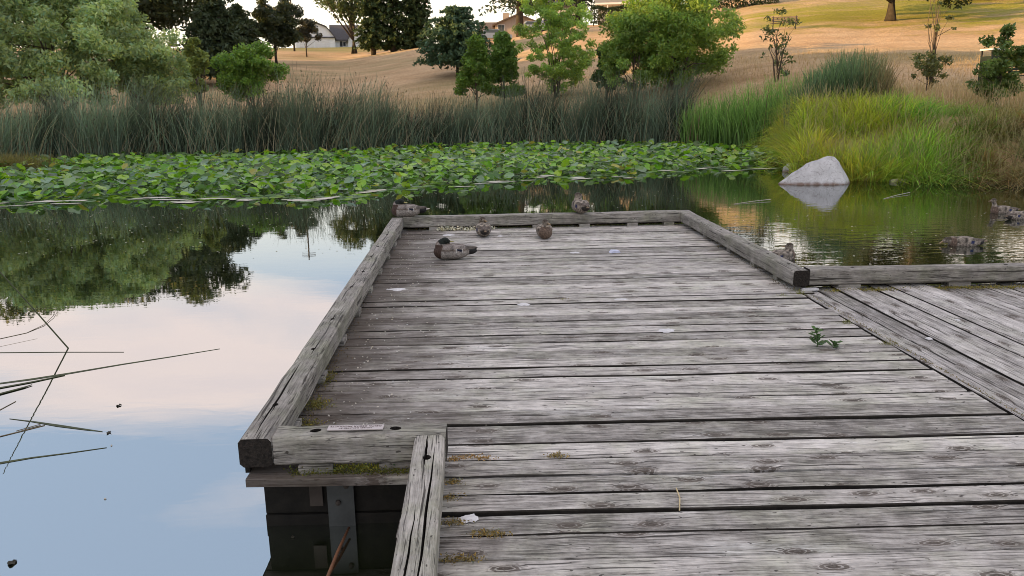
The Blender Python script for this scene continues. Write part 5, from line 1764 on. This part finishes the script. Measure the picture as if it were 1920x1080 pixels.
    mb.f += [(3, 2, 1, 0), (12, 13, 14, 15)]; mb.m += [0, 0]
    mb.build('bill', M_BILL if sex == 'drake' else M_BILLH, root, True)
    for s_ in (-1, 1):
        e = hc + f * .022 + sd * s_ * .031 + Vector((0, 0, .008))
        MB().tube([e - sd * s_ * .003, e + sd * s_ * .003], .0048, 8).build('eye', M_EYE, root)
    # fanned tail
    mb = MB()
    for k in range(5):
        a = (k - 2) * .17
        c, s_ = math.cos(a), math.sin(a)
        b = len(mb.v); zz = .098 - abs(k - 2) * .004
        p0, p1 = Vector((-.19, (k - 2) * .012, zz)), Vector((-.19 - c * .105, (k - 2) * .012 + s_ * .105 * -1, zz + .012))
        nx = Vector((-s_ * -1, -c, 0)) * .014
        mb.v += [tuple(p0 + nx), tuple(p0 - nx), tuple(p1 - nx * .6), tuple(p1 + nx * .6)] + [tuple(v + Vector((0, 0, .006))) for v in (p0 + nx, p0 - nx, p1 - nx * .6, p1 + nx * .6)]
        for q_ in ((0, 3, 2, 1), (4, 5, 6, 7), (0, 1, 5, 4), (1, 2, 6, 5), (2, 3, 7, 6), (3, 0, 4, 7)):
            mb.f.append(tuple(b + i for i in q_)); mb.m.append(0)
    mb.build('tail', M_TAILW if sex == 'drake' else M_TAILB, root)
    return root


R_ = math.radians
d1 = at(850, 486, 0)
duck('sleeping drake with dark head tucked over its back, lying on the dock planks', (d1.x, d1.y, -.002), R_(183), 'drake', 'sleep', 1.0, .35)
d2 = at(742, 418, KT)
duck('sleeping drake perched on the corner where two kerb beams meet', (-.80, 10.12, KT - .004), R_(176), 'drake', 'sleep', 1.0, -.3)
d3 = at(907, 447, 0)
duck('mottled duck curled on the planks below the far kerb, white-tipped tail toward the deck', (d3.x, d3.y + .16, -.002), R_(94), 'drake_f' if False else 'hen', 'sleep', .98, .5)
d4 = at(1022, 449, 0)
duck('brown hen duck sitting on the planks with its breast facing the deck', (d4.x, d4.y + .13, -.002), R_(-88), 'hen', 'rest', 1.0, .5)
d5 = at(1094, 404, KT)
duck('pale mottled hen duck sitting up on the far kerb beam, head turned aside', (d5.x, 10.17, KT - .004), R_(100), 'hen', 'rest', 1.05, -1.45)
for px, py, rz, pose, hy, lb in ((1880, 399, 176, 'up', .1, 'brown duck swimming with neck raised near the grass bank'), (1906, 410, 20, 'dip', -.2, 'pale duck feeding with lowered head beside the neck-raised duck'),
                                 (1807, 460, 170, 'dip', .3, 'duck splashing with its head low between the boardwalk kerb and the grass bank'), (1464, 487, 20, 'rest', 2.4, 'dark duck swimming close behind the pale kerb with the rotted end')):
    q = at(px, py, WATER_Z)
    duck(lb, (q.x, q.y, WATER_Z - .045), R_(rz), 'hen', pose, .98, hy)

# ------------------------------------------------------------------ water plants and flotsam by the dock
def blade_obj(label, pts, zs, w, col, name='floating_reed'):
    P = [at(px, py, z) for (px, py), z in zip(pts, zs)]
    if pts[0][0] < 0:            # these come from a clump beyond the picture: carry them on
        P.insert(0, P[0] + (P[0] - P[1]).normalized() * .8); w = [w[0]] + list(w)
    o0 = P[0].copy()
    V, Fc = [], []
    n = len(P)
    for i, p in enumerate(P):
        t = (P[min(i + 1, n - 1)] - P[max(i - 1, 0)]).normalized(); s = Vector((-t.y, t.x, 0)).normalized()
        ww = w[i] * .5; q = p - o0
        V += [tuple(q + s * ww), tuple(q + Vector((0, 0, .3 * ww + .001))), tuple(q - s * ww), tuple(q - Vector((0, 0, .3 * ww + .003)))]
    for i in range(n - 1):
        for k in range(4): Fc.append((i * 4 + k, i * 4 + (k + 1) % 4, i * 4 + 4 + (k + 1) % 4, i * 4 + 4 + k))
    Fc += [(0, 1, 2, 3), ((n - 1) * 4 + 3, (n - 1) * 4 + 2, (n - 1) * 4 + 1, (n - 1) * 4)]
    me = bpy.data.meshes.new(name); me.from_pydata(V, [], Fc); me.materials.append(col)
    bm = bmesh.new(); bm.from_mesh(me); bmesh.ops.recalc_face_normals(bm, faces=bm.faces); bm.to_mesh(me); bm.free()
    o = link(name, me); o.location = o0; tag(o, label, 'reed')
    return o


M_BLADE = simple_mat('reed_blade_green', (.050, .060, .024), .5, .35, 12)
M_BLADEDRY = simple_mat('reed_blade_dry', (.16, .13, .08), .6, .35, 12)
W0 = WATER_Z + .002
blade_obj('longest dark reed blade stretching far across the calm water', [(-60, 729), (0, 719), (60, 711), (130, 700), (230, 683), (320, 669), (412, 654)], [W0 - .001] * 7, [.024, .032, .040, .034, .024, .018, .009], M_BLADE)
blade_obj('broken dark reed blade lying just under the longest one', [(-60, 741), (0, 727), (60, 716), (122, 703)], [W0 + .002] * 4, [.018, .026, .024, .006], M_BLADE)
blade_obj('short stubby dark reed blade below the longest one', [(-60, 752), (0, 738), (45, 726), (60, 721)], [W0 + .004] * 4, [.024, .026, .022, .008], M_BLADE)
blade_obj('thin straight reed lying flat near the bent stem', [(-80, 662), (0, 661), (120, 660), (232, 660)], [W0] * 4, [.009, .009, .007, .004], M_BLADE)
blade_obj('thin reed blade curling back at its tip above the flat one', [(-60, 643), (0, 635), (50, 624), (82, 609), (100, 592), (106, 577)], [W0, W0, W0, W0 + .005, W0 + .01, W0 + .02], [.008, .008, .008, .007, .006, .004], M_BLADEDRY)
blade_obj('short faint reed sliver under the curling one', [(-40, 656), (0, 650), (70, 635)], [W0 - .002] * 3, [.006, .005, .003], M_BLADEDRY)
blade_obj('dark pointed reed blade angled down toward a floating leaf', [(18, 785), (60, 790), (110, 798), (160, 805), (192, 809)], [W0] * 5, [.004, .014, .028, .018, .004], M_BLADE)
blade_obj('long reed blade lowest on the calm water, wide at its cut end', [(-60, 878), (0, 868), (60, 858), (130, 849), (200, 839)], [W0] * 5, [.030, .028, .018, .011, .003], M_BLADE)
blade_obj('dry reed sliver crossing below the pointed blade', [(-40, 828), (0, 818), (40, 808), (84, 797)], [W0 + .001] * 4, [.008, .008, .007, .003], M_BLADEDRY)
blade_obj('short dry reed sliver beside the crossing one', [(30, 808), (55, 801), (76, 795)], [W0 + .003] * 3, [.004, .008, .003], M_BLADEDRY)
blade_obj('small dry reed tip above the pointed blade', [(-30, 778), (0, 768), (30, 752)], [W0 + .001] * 3, [.006, .006, .002], M_BLADEDRY)
# stem leaning out of the water: its height follows from the photo's stem and its mirror image
e1 = -ray(0, 510)[2] / math.hypot(*ray(0, 510)[:2]); e2 = -ray(0, 812)[2] / math.hypot(*ray(0, 812)[:2])
Dm = (2 * (CAM_H - WATER_Z)) / (e1 + e2)
c0 = at(128, 653, WATER_Z); c1 = at_d(0, 510, Dm)
pts = [c0 - Vector((0, 0, .05)) + (c0 - c1) * .05, c0, c0.lerp(c1, .5) + Vector((0, 0, .006)), c1, c1 + (c1 - c0) * .6]
o = MB().tube([p_ - c0 for p_ in pts], [.006, .006, .0055, .005, .003], 6).build('leaning_reed', M_BLADE, None, True)
o.location = c0; tag(o, 'thin straight reed stem leaning out of the water above its mirror image', 'reed')


def float_leaf(label, px, py, s, seed, mat):
    r = random.Random(seed); q = at(px, py, WATER_Z)
    V = []; n = 11
    for k in range(n):
        a = 2 * math.pi * k / n; rr_ = s * r.uniform(.45, 1.1)
        V.append((math.cos(a) * rr_, math.sin(a) * rr_ * 1.3, r.uniform(.0, .5) * s))
    V.append((0, 0, .1 * s)); b = len(V)
    V += [(x_, y_, z_ - .003) for x_, y_, z_ in V]
    Fc = [(n, k, (k + 1) % n) for k in range(n)] + [(b + n, b + (k + 1) % n, b + k) for k in range(n)] + [(k, b + k, b + (k + 1) % n, (k + 1) % n) for k in range(n)]
    me = bpy.data.meshes.new('floating_leaf'); me.from_pydata(V, [], Fc); me.materials.append(mat)
    o = link('floating_leaf', me); o.location = (q.x, q.y, WATER_Z + .003); tag(o, label, 'leaf')


M_DEADLEAF = simple_mat('dead_leaf', (.035, .032, .022), .7, .4, 30)
M_PALELEAF = simple_mat('pale_leaf', (.45, .42, .36), .7, .2, 30)
float_leaf('dark curled leaf floating alone in open calm water', 223, 761, .017, 1, M_DEADLEAF)
float_leaf('dark leaf floating off the tip of the pointed reed blade', 204, 812, .014, 2, M_DEADLEAF)
float_leaf('dark crumpled leaf floating farthest from the reed blades', 24, 1056, .020, 3, M_DEADLEAF)
float_leaf('tiny pale leaf off the tip of the lowest reed blade', 209, 836, .007, 4, M_PALELEAF)
float_leaf('tiny pale leaf drifting between the blades and the dock corner', 197, 936, .006, 5, M_PALELEAF)
float_leaf('small curled leaf against the dark skirt of the dock', 549, 1008, .009, 6, M_DEADLEAF)
# brown stick slanting into the dark water of the notch
a, b = at(655, 1000, WATER_Z), at(612, 1085, WATER_Z)
o = MB().tube([Vector((0, 0, .03)), (b - a) * .5 + Vector((0, 0, .02)), (b - a) * 1.5 + Vector((0, 0, -.03))], [.006, .008, .009], 6).build('stick', simple_mat('wet_stick', (.16, .075, .04), .6, .3, 20), None, True)
o.location = a; tag(o, 'brown stick slanting in the dark water beside the dock notch', 'stick')

# ------------------------------------------------------------------ small things on the boards
M_DROP = simple_mat('chalky_white', (.58, .58, .60), .9, .12, 40)


def splat(px, py, sx, sy, seed):
    r = random.Random(seed); q = at(px, py, 0); n = 16
    V = [(math.cos(2 * math.pi * k / n) * sx * r.uniform(.6, 1.1), math.sin(2 * math.pi * k / n) * sy * r.uniform(.6, 1.1), -.004) for k in range(n)]
    V += [(x_ * .55, y_ * .55, .0035) for x_, y_, _ in V] + [(0, 0, .004)]
    Fc = [(k, (k + 1) % n, n + (k + 1) % n, n + k) for k in range(n)] + [(n + k, n + (k + 1) % n, 2 * n) for k in range(n)]
    me = bpy.data.meshes.new('bird_dropping'); me.from_pydata(V, [], Fc); me.materials.append(M_DROP)
    o = link('bird_dropping', me); o.location = (q.x, q.y, .004)
    tag(o, 'chalky white bird dropping dried on the dock planks', 'dropping', 'bird droppings on the planks')


for k, (px, py, sx, sy) in enumerate(((982, 571, .055, .05), (1250, 620, .085, .06), (745, 543, .11, .06), (1078, 474, .07, .05), (880, 972, .05, .04), (840, 441, .10, .06), (938, 443, .05, .06), (1165, 562, .10, .04), (1795, 601, .035, .03), (1742, 635, .03, .03))):
    splat(px, py, sx, sy, k)
q = at(1152, 474, 0)
o = MB().prism([(-.055, 0), (.06, 0), (.045, .022), (-.03, .028)], -.035, .035).build('litter_scrap', simple_mat('pale_blue_scrap', (.55, .58, .75), .5, .1, 20))
o.location = (q.x, q.y, .004); o.rotation_euler = (0, 0, .2); tag(o, 'small crumpled pale blue scrap lying on the planks', 'scrap')
q = at(1510, 543, 0)
o = MB().prism([(-.075, 0), (.08, 0), (.075, .016), (-.06, .02)], -.02, .02).build('litter_scrap', M_DROP)
o.location = (q.x + .02, q.y - .04, .004); o.rotation_euler = (0, 0, .05); tag(o, 'flat white scrap by the rotted kerb end at the boardwalk corner', 'scrap')


def sprig(label, px, py, h, nleaf, seed, name='weed_sprig'):
    r = random.Random(seed); q = at(px, py, 0)
    root = empty(name, (q.x, q.y, -.004)); tag(root, label, 'weed')
    tip = Vector((r.uniform(-.02, .03), .01, h))
    MB().tube([(0, 0, -.01), tip * .5 + Vector((.01, 0, 0)), tip], [.004, .003, .0015], 5).build('stem', M_SPRIG, root)
    for k in range(nleaf):
        t = .1 + .9 * k / nleaf; a = k * 2.4 + r.uniform(-.3, .3); ln = r.uniform(.05, .085) * (1.15 - .5 * t)
        b = tip * t; d_ = Vector((math.cos(a), math.sin(a), r.uniform(.2, 1.1))).normalized(); s_ = d_.cross(Vector((0, 0, 1))).normalized() * ln * .30
        V = [b, b + d_ * ln * .35 + s_, b + d_ * ln * .7 + s_ * .9, b + d_ * ln + Vector((0, 0, -.01)), b + d_ * ln * .7 - s_ * .9, b + d_ * ln * .35 - s_, b + d_ * ln * .5 + Vector((0, 0, -.008))]
        V2 = [v + Vector((0, 0, .0015)) for v in V]
        Fc = [(6, k_, (k_ + 1) % 6) for k_ in range(6)]; F2 = [(13, 7 + (k_ + 1) % 6, 7 + k_) for k_ in range(6)] + [(k_, 7 + k_, 7 + (k_ + 1) % 6, (k_ + 1) % 6) for k_ in range(6)]
        me = bpy.data.meshes.new('leaf'); me.from_pydata([tuple(v) for v in V + V2], [], Fc + F2); me.materials.append(M_SPRIG)
        link('leaf', me, root)


M_SPRIG = simple_mat('weed_green', (.055, .115, .028), .5, .35, 40)
sprig('leafy green weed sprouting between the dock planks near the seam', 1532, 650, .13, 16, 1)
sprig('tiny green weed just beside the leafy one', 1561, 652, .045, 8, 2)
# straw stalk
a, b = at(1268, 918, 0), at(1274, 960, 0); m_ = (a + b) / 2
o = MB().tube([a - m_, Vector((.008, 0, .004)), b - m_], .003, 5).build('straw_stalk', simple_mat('straw', (.52, .42, .24), .7, .2, 20)); o.location = m_ + Vector((0, 0, .007)); tag(o, 'single pale straw stalk lying across the planks', 'straw')


def grass_tuft(label, px, py, n, h, seed, col):
    r = np.random.default_rng(seed); q = at(px, py, 0)
    B = np.column_stack([r.normal(0, .025, n), r.normal(0, .012, n), np.full(n, -.006)])
    g = blades(r, B, r.uniform(.4, 1, n) * h, r.normal(0, h * .6, (n, 2)), .0035, np.tile(np.array(col) * .6, (n, 1)), np.tile(np.array(col), (n, 1)), 3, 1.6, .3, .2)
    o = link('grass_tuft', arr_mesh('grass_tuft', *join_geo([g])[:2], M_GRASS, join_geo([g])[2])); o.location = (q.x, q.y, 0)
    tag(o, label, 'grass')


grass_tuft('small yellow-green grass tuft by the rotted kerb end at the boardwalk corner', 1500, 552, 60, .07, 1, (.30, .30, .07))
grass_tuft('thin grass wisp between dock planks near the rotted kerb end', 1466, 555, 34, .05, 2, (.26, .27, .08))
grass_tuft('grass tuft rooted in the seam between dock and boardwalk', 1588, 607, 50, .06, 3, (.24, .25, .08))
grass_tuft('sparse grass wisp in the seam beyond the leafy weed', 1664, 646, 40, .05, 4, (.26, .25, .09))
grass_tuft('yellowish moss-like tuft between planks beside a chalky dropping', 1057, 562, 70, .03, 5, (.28, .24, .06))
grass_tuft('small green tuft between planks above a chalky dropping', 992, 562, 46, .03, 6, (.20, .22, .06))

# moss, needles and crumbs gathered along the kerbs
def litter():
    r = np.random.default_rng(301)
    P, Cc = [], []
    def patch(px, py, z, n, sx, sy, sz, col, zz=None):
        q = at(px, py, z)
        c = np.column_stack([r.normal(0, sx, n) + q.x, r.normal(0, sy, n) + q.y, np.abs(r.normal(0, sz, n)) + z + .002])
        P.append(leaf_quads(r, c, .012, col, .2, .5, None, .4, .15))
    olive = (.17, .155, .05); gold = (.30, .25, .07)
    patch(596, 762, 0, 520, .035, .04, .016, (.22, .20, .07)); patch(612, 712, 0, 420, .03, .07, .014, olive); patch(580, 795, 0, 240, .05, .03, .008, olive)
    patch(605, 690, 0, 160, .015, .03, .03, olive)
    for px in np.linspace(560, 770, 8): patch(px, 889 - (px - 560) * .012, 0, 150, .035, .012, .012, (.12, .125, .03))
    for px in np.linspace(640, 715, 5): patch(px, 878, .01, 90, .02, .01, .012, (.30, .30, .06))
    for px, py in ((850, 862), (880, 856), (905, 860)): patch(px, py, 0, 90, .03, .012, .003, (.40, .26, .12))
    for px, py in ((1045, 856), (845, 935), (850, 980), (850, 1050), (880, 1050), (930, 1003), (905, 1002), (848, 905)): patch(px, py, 0, 130, .028, .014, .005, (.26, .20, .09))
    for px in np.linspace(1560, 1930, 26): patch(px, 546 - (px - 1560) * .022 + r.normal(0, 1), 0, 110, .05, .025, .008, (.24, .21, .06))
    for px in np.linspace(780, 1270, 24): patch(px, 431 - (px - 780) * .022, 0, 60, .05, .03, .010, (.20, .18, .09))
    for px in np.linspace(1290, 1480, 16): patch(px, 425 + (px - 1290) * .61, 0, 55, .03, .05, .008, (.17, .14, .09))
    for t in np.linspace(0, 1, 26): patch(560 + 175 * t, 790 - 345 * t, 0, 90, .05, .07, .004, (.16, .125, .085))
    for t in np.linspace(0, 1, 18): patch(1530 + 390 * t, 560 + 222 * t, -.006, 30, .008, .06, .004, (.22, .18, .09))
    tag(link('moss_and_litter', arr_mesh('moss_and_litter', *join_geo(P)[:2], M_MOSS, join_geo(P)[2])), 'olive moss, needles and crumbs gathered along the kerbs', 'moss', kind='stuff')
    # pale crumbs of down and droppings along the kerbs
    n = 900
    t = r.uniform(0, 1, n)
    xs = np.where(r.uniform(size=n) < .5, -.80 + np.abs(r.normal(0, .3, n)), r.uniform(-.7, 2.8, n))
    ys = np.where(xs < .2, r.uniform(3.6, 9.9, n), 9.98 - np.abs(r.normal(0, .5, n)))
    c = np.column_stack([xs, ys, np.full(n, .006)])
    g = leaf_quads(r, c, .014, (.50, .48, .45), 3.0, .7, None, .25, .04)
    q = at(820, 430, 0)
    n = 260
    c = np.column_stack([np.concatenate([r.normal(-.28, .06, 60), r.uniform(-.42, .35, n - 60)]), 10.05 - np.abs(r.normal(0, .02, n)), .006 + np.abs(r.normal(0, .022, n))])
    g2 = leaf_quads(r, c, .028, (.62, .60, .50), 0, .9, None, .2, .05)
    tag(link('pale_crumbs', arr_mesh('pale_crumbs', *join_geo([g, g2])[:2], M_MOSS, join_geo([g, g2])[2])), 'pale crumbs and down scattered on the planks beside the kerbs', 'crumbs', kind='stuff')


litter()
